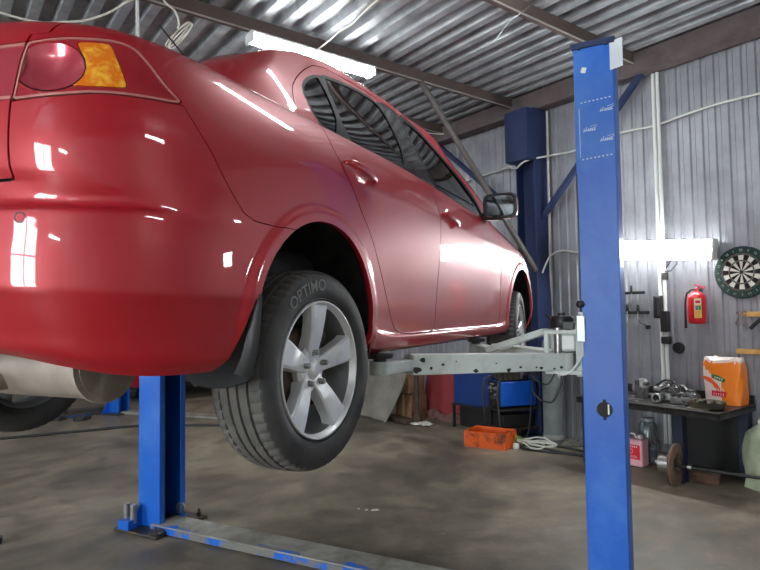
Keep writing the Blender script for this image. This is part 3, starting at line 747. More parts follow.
m.tube([(-.60,-.27,.20),(-.68,-.27,.195),(-.745,-.27,.195)],[.028,.028,.030],20,False); m.tube([(-.744,-.27,.195),(-.66,-.27,.195)],[.026,.024],20,False)
m.tube([(-.55,-.2,.27),(-.45,-.1,.26),(-.2,-.08,.26),(.3,-.05,.2),(2.0,0,.2)],.027,12)
m.tube([(-.58,-.55,.24),(-.47,-.45,.25),(-.45,-.2,.26)],.027,12)
ex=build('exhaust_silencer',m,exhaust,car,smooth=True)
m=MB(); m.tube([(-.58,-.10,.31),(-.58,-.22,.265)],.008,8); m.box((-.62,-.40,.325),(.20,.34,.004)); build('heat_shield',m,exhaust,car)
# cabin --------------------------------------------------------
m=MB(); m.box((1.0,0,.30),(2.5,1.46,.03)); build('cabin_floor',m,cabin,car)
for y in (-.36,.36):
    m=MB(); m.box((1.05,y,.50),(.50,.48,.14)); st=build('front_seat',m,cabin,car,bevel=.03,smooth=True)
    m=MB(); m.box((.78,y,.82),(.13,.46,.58),Matrix.Rotation(-.28,4,'Y')); build('seat_back',m,cabin,st,bevel=.04,smooth=True)
    m=MB(); m.box((.67,y,1.17),(.09,.26,.17)); build('headrest',m,cabin,st,bevel=.035,smooth=True)
m=MB(); m.box((.25,0,.52),(.5,1.3,.14)); m.box((-.02,0,.82),(.12,1.28,.52),Matrix.Rotation(-.3,4,'Y'))
build('rear_bench',m,cabin,car,bevel=.03,smooth=True)
m=MB(); m.box((-.22,0,1.045),(.34,1.1,.012)); build('parcel_shelf',m,cabin,car)
m=MB(); m.box((1.95,0,.86),(.42,1.42,.20)); build('dashboard',m,cabin,car,bevel=.05,smooth=True)
m=MB(); m.tube([(1.66+.06*math.sin(q)*0,.36+.185*math.cos(q),.93+.185*math.sin(q)) for q in [2*PI*k/32 for k in range(33)]],.014,8); m.beam((1.68,.36,.93),(1.85,.36,.88),.05,.05); m.beam((1.665,.19,.93),(1.665,.53,.93),.02,.03)
build('steering_wheel',m,black_plastic,car,smooth=True)
# pale strip standing in for a line reflected in the rear side glass
for sg in (-1,1):
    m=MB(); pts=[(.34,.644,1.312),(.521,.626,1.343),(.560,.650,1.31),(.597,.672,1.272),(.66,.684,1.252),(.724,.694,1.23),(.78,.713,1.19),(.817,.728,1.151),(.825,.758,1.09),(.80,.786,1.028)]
    m.tube([(s_,sg*(y-.012),h) for s_,y,h in pts],.0035,8); build('glass_reflection_strip',m,wire,car,smooth=True)
# ============================================================ TWO-POST LIFT
lift=empty('two_post_lift','blue two-post car lift carrying the red sedan','car lift',(OX,OY,0),CARZ)
H_=OZ                                      # body height 0 above the floor
def cpost(sg,y0,y1,s0=1.25,s1=1.48,ztop=2.70):
    """C-section standing open towards the car. sg=+1: right post (local -y)."""
    w=.008; o,i=(y1,y0) if sg>0 else (y0,y1)     # outer, inner Y
    d=1 if sg>0 else -1; L_=.045
    poly=[(s0,i),(s0,o),(s1,o),(s1,i),(s1-L_,i),(s1-L_,i+d*w),(s1-w,i+d*w),(s1-w,o-d*w),(s0+w,o-d*w),(s0+w,i+d*w),(s0+L_,i+d*w),(s0+L_,i)]
    m=MB(); m.prism([(s,-Y) for s,Y in poly],.02,ztop)
    return m
posts=[]
for sg,y0,y1 in ((1,1.487,1.664),(-1,-1.448,-1.245)):
    yc=(y0+y1)/2; d=sg
    o=build('post',cpost(sg,y0,y1),blue,lift,bevel=.006,smooth=True); posts.append(o)
    m=MB(); m.box((1.365,-yc,2.705),(.25,y1-y0+.022,.010)); m.box((1.244,-yc,2.692),(.010,y1-y0+.016,.022))
    for yy in (-.06,.06):
        m.cyl((1.230,-yc+yy,2.682),(1.245,-yc+yy,2.682),.010,n=6)
    build('top_plate',m,blue_dk,o,bevel=.002)
    m=MB(); m.box((1.36,-yc,.011),(.46,.40,.022)); build('base_plate',m,dark_steel,o,bevel=.004)
    m=MB()
    for s_ in (1.17,1.56):
        for yy in (-.15,.15):
            m.cyl((s_,-yc+yy,.02),(s_,-yc+yy,.045),.016,n=6); m.cyl((s_,-yc+yy,.04),(s_,-yc+yy,.07),.008,n=10)
    build('anchor_bolt',m,dark_steel,o)
    for s_,e in ((1.25,-1),(1.48,1)):
        m=MB(); tri=[(0,.022),(.12,.022),(0,.17)]
        M=Matrix.Translation((s_,-(yc+d*.07)-.004,0))@Matrix(((e,0,0,0),(0,0,1,0),(0,1,0,0),(0,0,0,1)))
        m.prism(tri,0,.008,M); build('gusset',m,blue,o)
    # slide rails / screw inside the channel
    m=MB(); m.cyl((1.37,-(yc+d*.0),.04),(1.37,-(yc+d*.0),2.66),.019,n=16); build('lead_screw',m,dark_steel,o,smooth=True)
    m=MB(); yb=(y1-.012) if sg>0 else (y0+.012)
    m.box((1.365,-yb,1.35),(.20,.010,2.6)); build('inner_shadow_plate',m,dark_steel,o)  # dark plate added to imitate the shade inside the post channel
    m=MB(); ti=(y0+.012) if sg>0 else (y1-.012)
    m.cyl((1.44,-(ti)-.0,.10),(1.455,-ti,.10),.04,n=24); build('cable_pulley',m,steel,o,smooth=True)
# stubs and bracket behind the left post
m=MB(); m.box((1.17,1.455,.05),(.08,.10,.06)); build('stub_bracket',m,blue,lift,bevel=.004)
for dy in (-.06,.005):
    m=MB(); m.cyl((1.19,1.485+dy,.05),(1.19,1.485+dy,.175),.024,n=20); build('spacer_tube',m,steel,lift,smooth=True,bevel=.003)
m=MB(); m.lathe([(0,.024),(.055,.024),(.055,.034),(.045,.042),(0,.042)],Matrix.Translation((1.185,1.20,0)),24,False); build('round_cover',m,dark_steel,lift,smooth=True)
# hole with plug on the right post
pr=posts[0]
m=MB(); Mh=Matrix.Translation((1.250,-1.580,H_-.097))@Matrix.Rotation(-PI/2,4,'Y')
m.lathe([(.035,-.002),(.035,.0008),(0,.0012)],Mh,32,False); m.box((1.2475,-1.580,H_-.097),(.004,.014,.092))
build('lock_opening',m,chip,pr,smooth=True)
m=MB(); m.box((1.246,-1.597,H_-.095),(.006,.006,.045)); build('lock_latch',m,steel,pr)
# prints and stickers on the post
m=MB(); fx=1.2488
def st(y0,z0,y1,z1,w=.0032): 
    p0=Vector((fx,-y0,H_+z0)); p1=Vector((fx,-y1,H_+z1)); m.beam(p0,p1,w,.0006,up=(1,0,0))
for zc in (1.335,1.065):
    for k in range(8):
        y=1.515+k*.0178; st(y,zc+k*.0012,y+.009,zc+k*.0012+.001,.0055)
st(1.508,1.075,1.508,1.31,.003)
random.seed(3)
for yc,zc in ((1.628,1.29),(1.552,1.205),(1.626,1.150)):
    for k in range(6):
        y=yc-.026+k*.009; h=.020 if k in(1,) else .013
        st(y,zc-.008,y+.004,zc-.008+h,.0034); st(y,zc-.008,y+.009,zc-.003,.0028)
    st(yc-.03,zc-.010,yc+.034,zc+.010,.002); st(yc+.004,zc+.012,yc+.034,zc+.018,.002)
build('printed_marks',m,print_white,pr)
m=MB(); m.box((fx,-1.533,H_+1.49),(.0012,.022,.026),Matrix.Rotation(.25,4,'X')); build('sticker',m,label_w,pr)
m=MB(); P=[[(1.2465+.002*math.sin(j),-(1.650+.056*i/3),H_+1.60-.135*j/5+.004*i) for i in range(4)] for j in range(6)]; m.slab(P,.0012)
o=build('paper_label',m,mat('shiny_label',rgb(216,222,228),rough=.3,metal=.3),pr,smooth=True); o['label']='pale silvery label at the post top'
# floor plate joining the posts
m=MB(); m.box((1.335,.10,.026),(.225,2.42,.048),taper=(.92,1)); fp=build('floor_cover_plate',m,[plate],lift,bevel=.006,smooth=True)
m=MB(); m.box((1.2215,.10,.026),(.006,2.38,.036)); build('cover_edge',m,blue_worn,fp)
for y0,w in ((1.08,.24),(.93,.05),(.35,.5),(-.3,.5)):
    m=MB(); m.prism([(1.232,y0-w*.5),(1.27,y0-w*.45),(1.262,y0-w*.1),(1.285,y0+w*.2),(1.25,y0+w*.3),(1.232,y0+w*.5)],.0495,.0508)
    build('paint_patch',m,blue_worn,fp)
# carriages, arms and pads
def carriage(sg):
    yi=1.487 if sg>0 else 1.232                     # inner face of the post (abs)
    Y=lambda a:-sg*a
    m=MB()
    for s_ in (1.285,1.455):
        m.box((s_-.0,Y(yi-.005),H_+.165),(.02,.05,.24))
    m.box((1.37,Y(yi+.07),H_+.30),(.15,.11,.55))
    for z in (.065,.255): m.box((1.36,Y(yi-.085),H_+z),(.21,.17,.018))
    m.box((1.275,Y(yi-.165),H_+.16),(.018,.022,.20)); m.box((1.455,Y(yi-.165),H_+.16),(.018,.022,.20))
    c=build('carriage',m,arm_grey,lift,bevel=.003)
    for s_,a in ((1.20,-1),(1.50,1)):
        m=MB(); m.cyl((1.30 if a<0 else 1.42,Y(yi-.115),H_+.045),(1.30 if a<0 else 1.42,Y(yi-.115),H_+.275),.018,n=20); build('pivot_pin',m,steel,c,smooth=True)
    return c
for sg,yi,shift in ((1,1.487,0),(-1,1.232,0)):
    Y=lambda a:-sg*a; c=carriage(sg)
    yt=.855 if sg>0 else .75*1.0
    yc_=0
    sgo=0 if sg>0 else 0
    tY=.852 if sg>0 else .852
    if sg>0:
        arms=[((1.33,yi-.10),(.70,.853),(.425,.848),(.455,.838)),((1.42,yi-.10),(1.60,.98),(1.76,.83),(1.74,.82))]
    else:
        arms=[((1.33,yi-.10),(.80,.86),(.47,.84),(.50,.82)),((1.42,yi-.10),(1.60,.98),(1.76,.83),(1.74,.82))]
    for ai,(p0,p1,p2,pp) in enumerate(arms):
        m=MB(); 
        m.beam((p0[0],Y(p0[1]),H_+.112),(p1[0],Y(p1[1]),H_+.136),.095,.082,h1=.086)
        m.cyl((p0[0],Y(p0[1]),H_+.07),(p0[0],Y(p0[1]),H_+.155),.055,n=28)
        a=build('lift_arm',m,arm_grey,c,bevel=.004,smooth=True)
        m=MB(); m.beam((p1[0]+.02*(1 if ai==0 else -1),Y(p1[1]),H_+.134),(p2[0],Y(p2[1]),H_+.142),.070,.045); m.cyl((pp[0],Y(pp[1]),H_+.115),(pp[0],Y(pp[1]),H_+.168),.040,n=24)
        build('arm_extension',m,arm_grey,c,bevel=.003,smooth=True)
        m=MB(); m.cyl((pp[0],Y(pp[1]),H_+.155),(pp[0],Y(pp[1]),H_+.188),.026,n=20); m.lathe([(.0,.180),(.050,.180),(.055,.186),(.055,.198),(.0,.200)],Matrix.Translation((pp[0],Y(pp[1]),H_)),28,False)
        build('lift_pad',m,flap_rubber,c,smooth=True)
        if sg>0 and ai==0:
            # chipped paint marks along the visible side of the arm
            m=MB(); A=Vector((p0[0],Y(p0[1]),H_+.112)); B=Vector((p1[0],Y(p1[1]),H_+.136)); dd=(B-A).normalized(); sd=dd.cross(Vector((0,0,1))).normalized()
            side=sd if sd.x<0 or sd.y<0 else -sd
            if (Vector((-1,-1,0))).dot(sd)<0: side=-sd
            random.seed(11)
            for t,z,r in ((.06,-.025,.008),(.11,-.03,.006),(.20,-.026,.010),(.235,-.022,.005),(.34,-.02,.006),(.42,-.032,.010),(.5,.0,.004),(.63,-.03,.012),(.75,.012,.004),(.83,.0,.007),(.9,-.015,.008),(.95,.02,.012),(.98,-.02,.016)):
                p=A.lerp(B,t)+side*.0478+Vector((0,0,z)); n=9; vs=[]
                for k in range(n):
                    q=2*PI*k/n; rr=r*random.uniform(.6,1.1); vs.append(p+dd*math.cos(q)*rr*1.3+Vector((0,0,1))*math.sin(q)*rr)
                m.add(vs+[v+side*.0008 for v in vs],[tuple(range(n)),tuple(range(n,2*n))]+[(k,(k+1)%n,(k+1)%n+n,k+n) for k in range(n)])
            build('paint_chips',m,chip,a)
    # brace plate rising from the arm to the carriage
    m=MB(); p=Vector((1.27,Y(yi-.165),H_+.255)); q=Vector((1.33,Y(yi-.40),H_+.165)); m.beam(p,q,.012,.05,up=(1,0,0))
    m.beam((1.30,Y(yi-.17),H_+.258),(1.345,Y(yi-.47),H_+.16),.10,.03)
    build('brace_plate',m,arm_grey,c,bevel=.002)
# hydraulic bits at the right post
m=MB(); m.box((1.36,-1.405,H_+.205),(.12,.105,.090)); o=build('reservoir',m,mat('milky_plastic',rgb(212,216,214),rough=.35),lift,bevel=.014,smooth=True)
m=MB(); m.lathe([(.0,.268),(.048,.268),(.056,.280),(.056,.318),(.050,.330),(.020,.332),(.018,.348),(0,.348)],Matrix.Translation((1.40,-1.375,H_)),28,False); m.cyl((1.36,-1.34,H_+.30),(1.33,-1.31,H_+.34),.006); m.box((1.33,-1.42,H_+.285),(.06,.05,.035))
build('lock_motor',m,black_plastic,lift,smooth=True,bevel=.002)
m=MB(); m.box((1.246,-1.488,H_+.272),(.022,.040,.125)); o=build('control_valve',m,mat('valve_grey',rgb(176,186,190),rough=.35,metal=.3),lift,bevel=.004,smooth=True)
m=MB(); m.cyl((1.246,-1.488,H_+.335),(1.246,-1.488,H_+.350),.012); build('valve_collar',m,white,o,smooth=True)
m=MB(); m.cyl((1.246,-1.488,H_+.345),(1.246,-1.488,H_+.40),.005); m.lathe([(0,.368),(.012,.370),(.020,.380),(.020,.390),(.012,.402),(0,.404)],Matrix.Translation((1.246,-1.488,H_)),20,False); m.tube([(1.246,-1.488,H_+.40),(1.247,-1.490,H_+.6),(1.247,-1.488,H_+1.0)],.003,6)
build('valve_knob',m,black_plastic,o,smooth=True)
m=MB(); pts=[]
for i in range(25):
    t=i/24; q=PI*t; pts.append((1.245,-(1.315+.175*t),H_+.135-.085*math.sin(q)**.8+.015*t))
m.tube(pts,.0055,8); m.cyl((1.245,-1.492,H_+.145),(1.245,-1.492,H_+.215),.005); build('white_hose',m,white,lift,smooth=True)

# ---- the other lift, far left
lift2=empty('two_post_lift','distant blue lift post standing in the background behind the left rear wheel','car lift',R(2.15,9.4),CARZ+math.radians(8))
def P2(m_,name,mt,bev=0): return build(name,m_,mt,lift2,bevel=bev)
m=MB(); y0=-.10;y1=.11;s0=-.10;s1=.14;w=.008
poly=[(s0,y1),(s0,y0),(s1,y0),(s1,y1),(s1-.045,y1),(s1-.045,y1-w),(s1-w,y1-w),(s1-w,y0+w),(s0+w,y0+w),(s0+w,y1-w),(s0+.045,y1-w),(s0+.045,y1)]
poly=[(s,-Y) for s,Y in poly]
m.prism(poly,.02,2.70); P2(m,'post',blue,.006)
m=MB(); m.box((0,0,.01),(.42,.42,.02)); P2(m,'base_plate',dark_steel)
m=MB(); m.prism([(0,.02),(.14,.02),(0,.22)],0,.008,Matrix.Translation((s0,.06,0))@Matrix(((-1,0,0,0),(0,0,1,0),(0,1,0,0),(0,0,0,1)))); P2(m,'gusset',blue)
m=MB(); m.box((.02,.02,.6),(.12,.1,.5)); P2(m,'carriage',dark_steel)
m=MB(); m.box((.02,-1.30,.022),(.22,2.3,.03)); P2(m,'floor_cover_plate',plate)
for q in (0,1):
    m=MB(); m.beam((-.05,.15+.1*q,.07),(-.55-.1*q,.45+.25*q,.07),.08,.06); m.cyl((-.55-.1*q,.45+.25*q,.04),(-.55-.1*q,.45+.25*q,.12),.06); P2(m,'lift_arm',dark_steel,.004)
# ============================================================ THE BUILDING
def struct(name,mb,m,bev=0,smooth=False): 
    o=build(name,mb,m,None,bevel=bev,smooth=smooth,rz=RZ); o['kind']='structure'; return o
X0,X1,Y0,Y1,ZR=-6.0,5.65,-4.5,14.0,3.985
# floor
def floor_mat():
    m=bpy.data.materials.new('oil_stained_concrete'); m.use_nodes=True; nt=m.node_tree;N=nt.nodes;Lk=nt.links; b=N['Principled BSDF']
    tc=N.new('ShaderNodeTexCoord')
    def noise(sc,det,ro=.6,dist=0):
        n=N.new('ShaderNodeTexNoise'); n.inputs['Scale'].default_value=sc; n.inputs['Detail'].default_value=det; n.inputs['Roughness'].default_value=ro; n.inputs['Distortion'].default_value=dist; Lk.new(tc.outputs['Object'],n.inputs['Vector']); return n
    n1=noise(.55,8,.62,.6); n2=noise(3.2,9,.7,.3); n3=noise(26,4,.6); n4=noise(4.5,12,.8,2.5)
    r1=N.new('ShaderNodeValToRGB'); e=r1.color_ramp.elements; e[0].position=.33; e[0].color=rgb(84,77,66); e[1].position=.64; e[1].color=rgb(158,147,128)
    Lk.new(n1.outputs['Fac'],r1.inputs['Fac'])
    r2=N.new('ShaderNodeValToRGB'); e=r2.color_ramp.elements; e[0].position=.36; e[0].color=(.42,.41,.40,1); e[1].position=.66; e[1].color=(1.12,1.1,1.06,1)
    Lk.new(n2.outputs['Fac'],r2.inputs['Fac'])
    mx=N.new('ShaderNodeMix'); mx.data_type='RGBA'; mx.blend_type='MULTIPLY'; mx.inputs[0].default_value=.85
    Lk.new(r1.outputs[0],mx.inputs[6]); Lk.new(r2.outputs[0],mx.inputs[7])
    r3=N.new('ShaderNodeValToRGB'); e=r3.color_ramp.elements; e[0].position=.575; e[0].color=(0,0,0,1); e[1].position=.70; e[1].color=(1,1,1,1)
    Lk.new(n4.outputs['Fac'],r3.inputs['Fac'])
    mx2=N.new('ShaderNodeMix'); mx2.data_type='RGBA'; mx2.blend_type='MIX'; mx2.inputs[7].default_value=rgb(150,145,134)
    ml=N.new('ShaderNodeMath'); ml.operation='MULTIPLY'; ml.inputs[1].default_value=.6; Lk.new(r3.outputs[0],ml.inputs[0])
    Lk.new(ml.outputs[0],mx2.inputs[0]); Lk.new(mx.outputs[2],mx2.inputs[6]); Lk.new(mx2.outputs[2],b.inputs['Base Color'])
    mr=N.new('ShaderNodeMapRange'); mr.inputs['From Min'].default_value=.35; mr.inputs['From Max'].default_value=.65; mr.inputs['To Min'].default_value=.38; mr.inputs['To Max'].default_value=.68
    Lk.new(n2.outputs['Fac'],mr.inputs['Value']); Lk.new(mr.outputs[0],b.inputs['Roughness'])
    bp=N.new('ShaderNodeBump'); bp.inputs['Strength'].default_value=.25; bp.inputs['Distance'].default_value=.006; Lk.new(n3.outputs['Fac'],bp.inputs['Height']); Lk.new(bp.outputs[0],b.inputs['Normal'])
    return m
m=MB(); m.box(((X0+X1)/2,(Y0+Y1)/2,-.1),(X1-X0+.6,Y1-Y0+.6,.2)); struct('floor',m,floor_mat())
def corr(name,mt,axis,fixed,a0,a1,b0,b1,period,depth,top=.45,web=.1,out=1,thick=.004):
    """trapezoidal sheet; profile runs along a, ribs run along b. axis 'wall_x': plane x=fixed, a=y, b=z ; 'wall_y'; 'roof': plane z=fixed, a=x, b=y"""
    pr=[]; n=int(math.ceil((a1-a0)/period))
    for i in range(n):
        a=a0+i*period; l=(1-top-2*web)/2
        for f,d in ((0,0),(l,0),(l+web,1),(l+web+top,1),(l+2*web+top,0)): pr.append((min(a+f*period,a1),d*depth*out))
    pr.append((a1,0)); m=MB()
    def pt(a,d,b):
        if axis=='wall_x': return (fixed+d,a,b)
        if axis=='wall_y': return (a,fixed+d,b)
        return (a,b,fixed+d)
    vs=[];fs=[]
    for a,d in pr:
        for b in (b0,b1):
            vs.append(pt(a,d,b))
    k=len(vs)
    for a,d in pr:
        for b in (b0,b1): vs.append(pt(a,d+thick*(1 if out>0 else 1),b))
    for i in range(len(pr)-1):
        q=(2*i,2*i+1,2*i+3,2*i+2); fs.append(q); fs.append(tuple(j+k for j in q)[::-1])
    m.add(vs,fs); return struct(name,m,mt)
corr('wall_right',wallm,'wall_x',X1,Y0,Y1,0,ZR+.05,.115,.014,top=.30,web=.10,out=1)
corr('ceiling',galv,'roof',ZR,X0,X1,Y0,Y1,.200,.070,top=.44,web=.09,out=1)
corr('wall_far',wallm,'wall_y',Y1,X0,X1,0,ZR+.05,.115,.014,top=.30,web=.1,out=1)
m=MB(); m.box((X0-.05,(Y0+Y1)/2,ZR/2),(.1,Y1-Y0,ZR)); struct('wall_left',m,wallp)
m=MB(); m.box(((X0+X1)/2,Y0-.05,ZR/2),(X1-X0,.1,ZR)); struct('wall_back',m,wallp)
# daylight window that the paintwork reflects, and a second one added for fill
day=mat('daylit_frosted_pane',(.8,.85,.9,1),rough=.4,emit=(.90,.96,1.0,1),estr=11)
def window(n,axis,c,w,h):
    m=MB(); 
    def bx(a,b,z,da,db,dz):
        m.box((a,b,z),(da,db,dz))
    x,y,z=c
    fr=.06
    if axis=='x':
        m.box((x,y,z+h/2),(.08,w,fr)); m.box((x,y,z-h/2),(.08,w,fr)); 
        for k in (-1,0,1): m.box((x,y+k*w/2,z),(.08,fr,h))
        m.box((x,y,z+h*.12),(.06,w,fr*.7))
    else:
        m.box((x,y,z+h/2),(w,.08,fr)); m.box((x,y,z-h/2),(w,.08,fr))
        for k in (-1,0,1): m.box((x+k*w/2,y,z),(fr,.08,h))
        m.box((x,y,z+h*.12),(w,.06,fr*.7))
    fo=struct('window_%d'%n,m,white)
    g=MB(); g.box(c,((.01,w,h) if axis=='x' else (w,.01,h))); go=build('pane',g,day,fo); return fo
window(1,'x',(X0+.05,-1.35,1.85),1.6,3.0)
window(2,'x',(X0+.05,4.6,2.3),2.6,1.4)  # unseen window, added only for the light it gives
# steelwork
pale_edge=mat('pale_edge_strip',rgb(176,172,168),rough=.5,metal=.3)
def SC(p): return (p[0]*1.05,p[1]*1.05,1.45+1.05*(p[2]-1.45))
def trim(n,mb,mt,bev=0): return struct('trim_%d'%n,mb,mt,bev)
m=MB()
for z,h,xw in ((3.775,.012,.16),(3.965,.012,.16)): m.box((5.54,(Y0+Y1)/2,z),(xw,Y1-Y0,h))
m.box((5.54,(Y0+Y1)/2,3.87),(.012,Y1-Y0,.19)); m.box((5.455,(Y0+Y1)/2,3.87),(.010,Y1-Y0,.20)); trim(1,m,beam_m)
for k,y in enumerate((-3.05,-1.52,0,1.52,3.045,4.585,5.8,7.3,8.8,10.3,11.8,13.2)):
    m=MB(); m.box(((X0+5.45)/2,y,3.925),(5.45-X0,.055,.11)); m.cur=1; m.box(((X0+5.45)/2,y-.026,3.869),(5.45-X0,.012,.010)); trim(2+k,m,[beam_r,pale_edge])  # thin pale strip along the lower near edge of each purlin
# blue column with haunch box and knee braces on the right wall
def thing(name,label,cat,x,y,z=0,rz=0,group=None): return empty(name,label,cat,R(x,y,z),RZ+rz,group)
t=thing('steel_column','dark blue steel column against the corrugated wall behind the front of the car','column',5.50,4.33)
m=MB(); m.box((0,-.125,1.88),(.24,.014,3.76)); m.box((0,.125,1.88),(.24,.014,3.76)); m.box((0,0,1.88),(.012,.24,3.76)); build('column_shaft',m,blue_dk,t)
m=MB(); m.box((-.19,-.0,3.44),(.16,.32,.58)); build('haunch_box',m,blue_dk,t,bevel=.004)
m=MB(); m.box((0,0,.012),(.34,.34,.024)); build('base_plate',m,blue_dk,t)
m=MB(); m.beam((.02,-.06,2.44),(.05,-1.35,3.80),.05,.06,up=(1,0,0)); build('knee_brace',m,blue_dk,t)
m=MB(); m.beam((.02,.06,2.44),(.05,1.65,3.78),.05,.06,up=(1,0,0)); build('knee_brace',m,blue_dk,t)
m=MB(); p0=Vector((4.03,4.58,3.87)); p1=Vector((5.33,4.20,1.93)); m.tube([p0,p1],[.032,.032],20); m.tube([p1,p1+Vector((.03,0,-.04))],[.032,.032],20)
o=build('stay_pipe',m,mat('grey_primer_pipe',rgb(96,92,90),rough=.6,metal=.3),None,rz=RZ,smooth=True); tag(o,'slanting grey stay pipe from the roof purlin down to the blue column','pipe')
# conduit and cables
def cable(name,pts,r,mt,label,cat,group=None,sm=True,n=8):
    # Catmull-Rom through the points
    P=[Vector(p) for p in pts]; Q=[P[0]]+P+[P[-1]]; out=[]
    if sm:
        for i in range(1,len(Q)-2):
            for k in range(8):
                t=k/8; a,b,c,d=Q[i-1],Q[i],Q[i+1],Q[i+2]
                out.append(.5*((2*b)+(-a+c)*t+(2*a-5*b+4*c-d)*t*t+(-a+3*b-3*c+d)*t**3))
        out.append(P[-1])
    else: out=P
    m=MB(); m.tube(out,r,n); o=build(name,m,mt,None,rz=RZ,smooth=True); return tag(o,label,cat,group)
cab_m=mat('grey_cable',rgb(196,196,192),rough=.5)
cable('wall_cable',[(5.60,6.6,3.16),(5.60,5.57,3.18),(5.60,4.95,3.20),(5.35,4.55,3.14),(5.30,4.40,3.08),(5.33,4.26,3.15),(5.60,4.05,3.215),(5.615,3.81,3.21),(5.615,3.29,3.268),(5.615,2.9,3.248),(5.615,2.56,3.281),(5.615,2.2,3.29),(5.615,1.4,3.25)],.011,cab_m,'long grey cable sagging across the corrugated wall under the roof beam','cable')
cable('wall_cable',[(5.44,4.17,1.86),(5.47,4.13,1.98),(5.53,4.10,2.07),(5.615,4.02,2.11),(5.615,3.81,2.07),(5.61,3.5,2.05),(5.6,3.35,2.06)],.010,cab_m,'short grey cable looping from the blue column towards the wall light','cable')
cable('wall_conduit',[(5.62,4.185,3.75),(5.62,4.19,2.5),(5.62,4.22,1.3)],.014,cab_m,'thin pale vertical conduit just right of the blue column','conduit',sm=False)
t=thing('wall_pipes','pair of white vertical pipes running down the wall between the post and the fire extinguisher','pipe',5.60,2.885)
for dy in (.022,-.022):
    m=MB(); m.cyl((0,dy,.15),(0,dy,3.76),.017,n=16); build('pipe',m,white,t,smooth=True)
m=MB(); m.box((-.04,.025,1.46),(.05,.08,.22)); m.cyl((-.04,.025,1.36),(-.04,.025,1.56),.04,n=12); build('black_wrap',m,black_plastic,t,bevel=.008,smooth=True)
m=MB(); m.box((-.03,-.03,1.32),(.055,.075,.20)); m.box((-.02,-.03,1.14),(.06,.08,.07)); build('valve_body',m,black_plastic,t,bevel=.008,smooth=True)
m=MB(); m.cyl((0,-.03,1.72),(0,-.03,1.79),.028,n=16); m.cyl((0,-.03,1.235),(0,-.03,1.25),.03,n=16); build('coupling',m,dark_steel,t,smooth=True)
m=MB(); m.tube([(-.02,-.05,1.83),(-.05,-.09,1.86),(-.05,-.14,1.93),(-.03,-.17,1.97),(0,-.15,2.0)],.006,6); m.tube([(-.03,-.04,1.80),(-.03,-.10,1.80),(-.03,-.16,1.86),(-.01,-.17,1.95)],.006,6); build('wire_tail',m,hosem,t,smooth=True)
# ---------------- luminaires
def tube_light(label,cat_group,x,y,z,length,wall=False,strength=40,tilt=0,wd=1.0):
    t=empty('fluorescent_lamp',label,'lamp',R(x,y,z),RZ,cat_group)
    M=Matrix.Identity(4)
    if wall=='L': M=Matrix(((0,0,-1,0),(-1,0,0,0),(0,1,0,0),(0,0,0,1)))
    elif wall: M=Matrix.Rotation(tilt,4,'X')@Matrix(((0,0,1,0),(1,0,0,0),(0,1,0,0),(0,0,0,1)))   # local x->y, y->z, z->x(into wall)
    l=length/2
    m=MB(); m.box((0,0,-.0),(length,.13*wd,.03),M=None); m2=MB(); m2.add(m.v,m.f,M); build('housing',m2,white,t,bevel=.004)
    em=mat('lit_diffuser_%d'%strength,(1,1,1,1),rough=.4,emit=(.96,.99,1.0,1),estr=strength)
    for sx in (-1,1):
        m=MB(); m.box((sx*(l-.010),0,-.035),(.02,.145*wd,.085)); m2=MB(); m2.add(m.v,m.f,M); build('end_cap',m2,white,t,bevel=.004)
    # clear cover
    m=MB(); n=10; P=[]
    for i in range(n+1):
        q=PI*i/n; P.append([(sx*(l-.02),.068*wd*math.cos(q),-.012-.070*math.sin(q)) for sx in (-1,1)])
    m.slab(P,.001); m2=MB(); m2.add(m.v,m.f,M); build('diffuser',m2,em,t,smooth=True)
    return t
S=24
tube_light('bright tube lamp under the roof purlin directly above the car roof',None,2.72,4.555,3.83,1.30,strength=S)
tube_light('bright tube lamp on the wall left of the dartboard',None,5.55,2.98,2.015,1.26,wall=True,strength=S,tilt=.085,wd=1.35)
t=thing('flood_lamp','square white LED flood lamp on the right wall behind the camera','lamp',5.56,-.93,2.14)
m=MB(); m.box((.0,0,0),(.06,.33,.30)); build('housing',m,white,t,bevel=.006)
m=MB(); m.box((-.032,0,0),(.006,.29,.26)); build('lit_panel',m,mat('lit_panel',(1,1,1,1),emit=(.96,.99,1,1),estr=30),t)
m=MB(); m.box((.055,0,-.02),(.06,.06,.2)); build('wall_bracket',m,dark_steel,t)
tube_light('tube lamp under the roof sheet above the camera, nearest the lift post',None,2.72,2.02,3.955,1.26,strength=S)
tube_light('tube lamp on the left wall behind the camera beside the window',None,-5.9,-3.7,3.3,1.26,wall='L',strength=S)
for lb,x,y in (('added fill tube lamp under the roof at left of the lift bay',-2.0,4.585),('tube lamp under the roof right behind the camera',3.0,-3.05),('added fill tube lamp under the roof over the distant lift',2.4,8.8),('added fill tube lamp under the roof in the far left corner',-2.4,10.3)):
    tube_light(lb,None,x,y,3.84,1.26,strength=S)  # unseen lamps added for fill, except the reflected one behind the camera
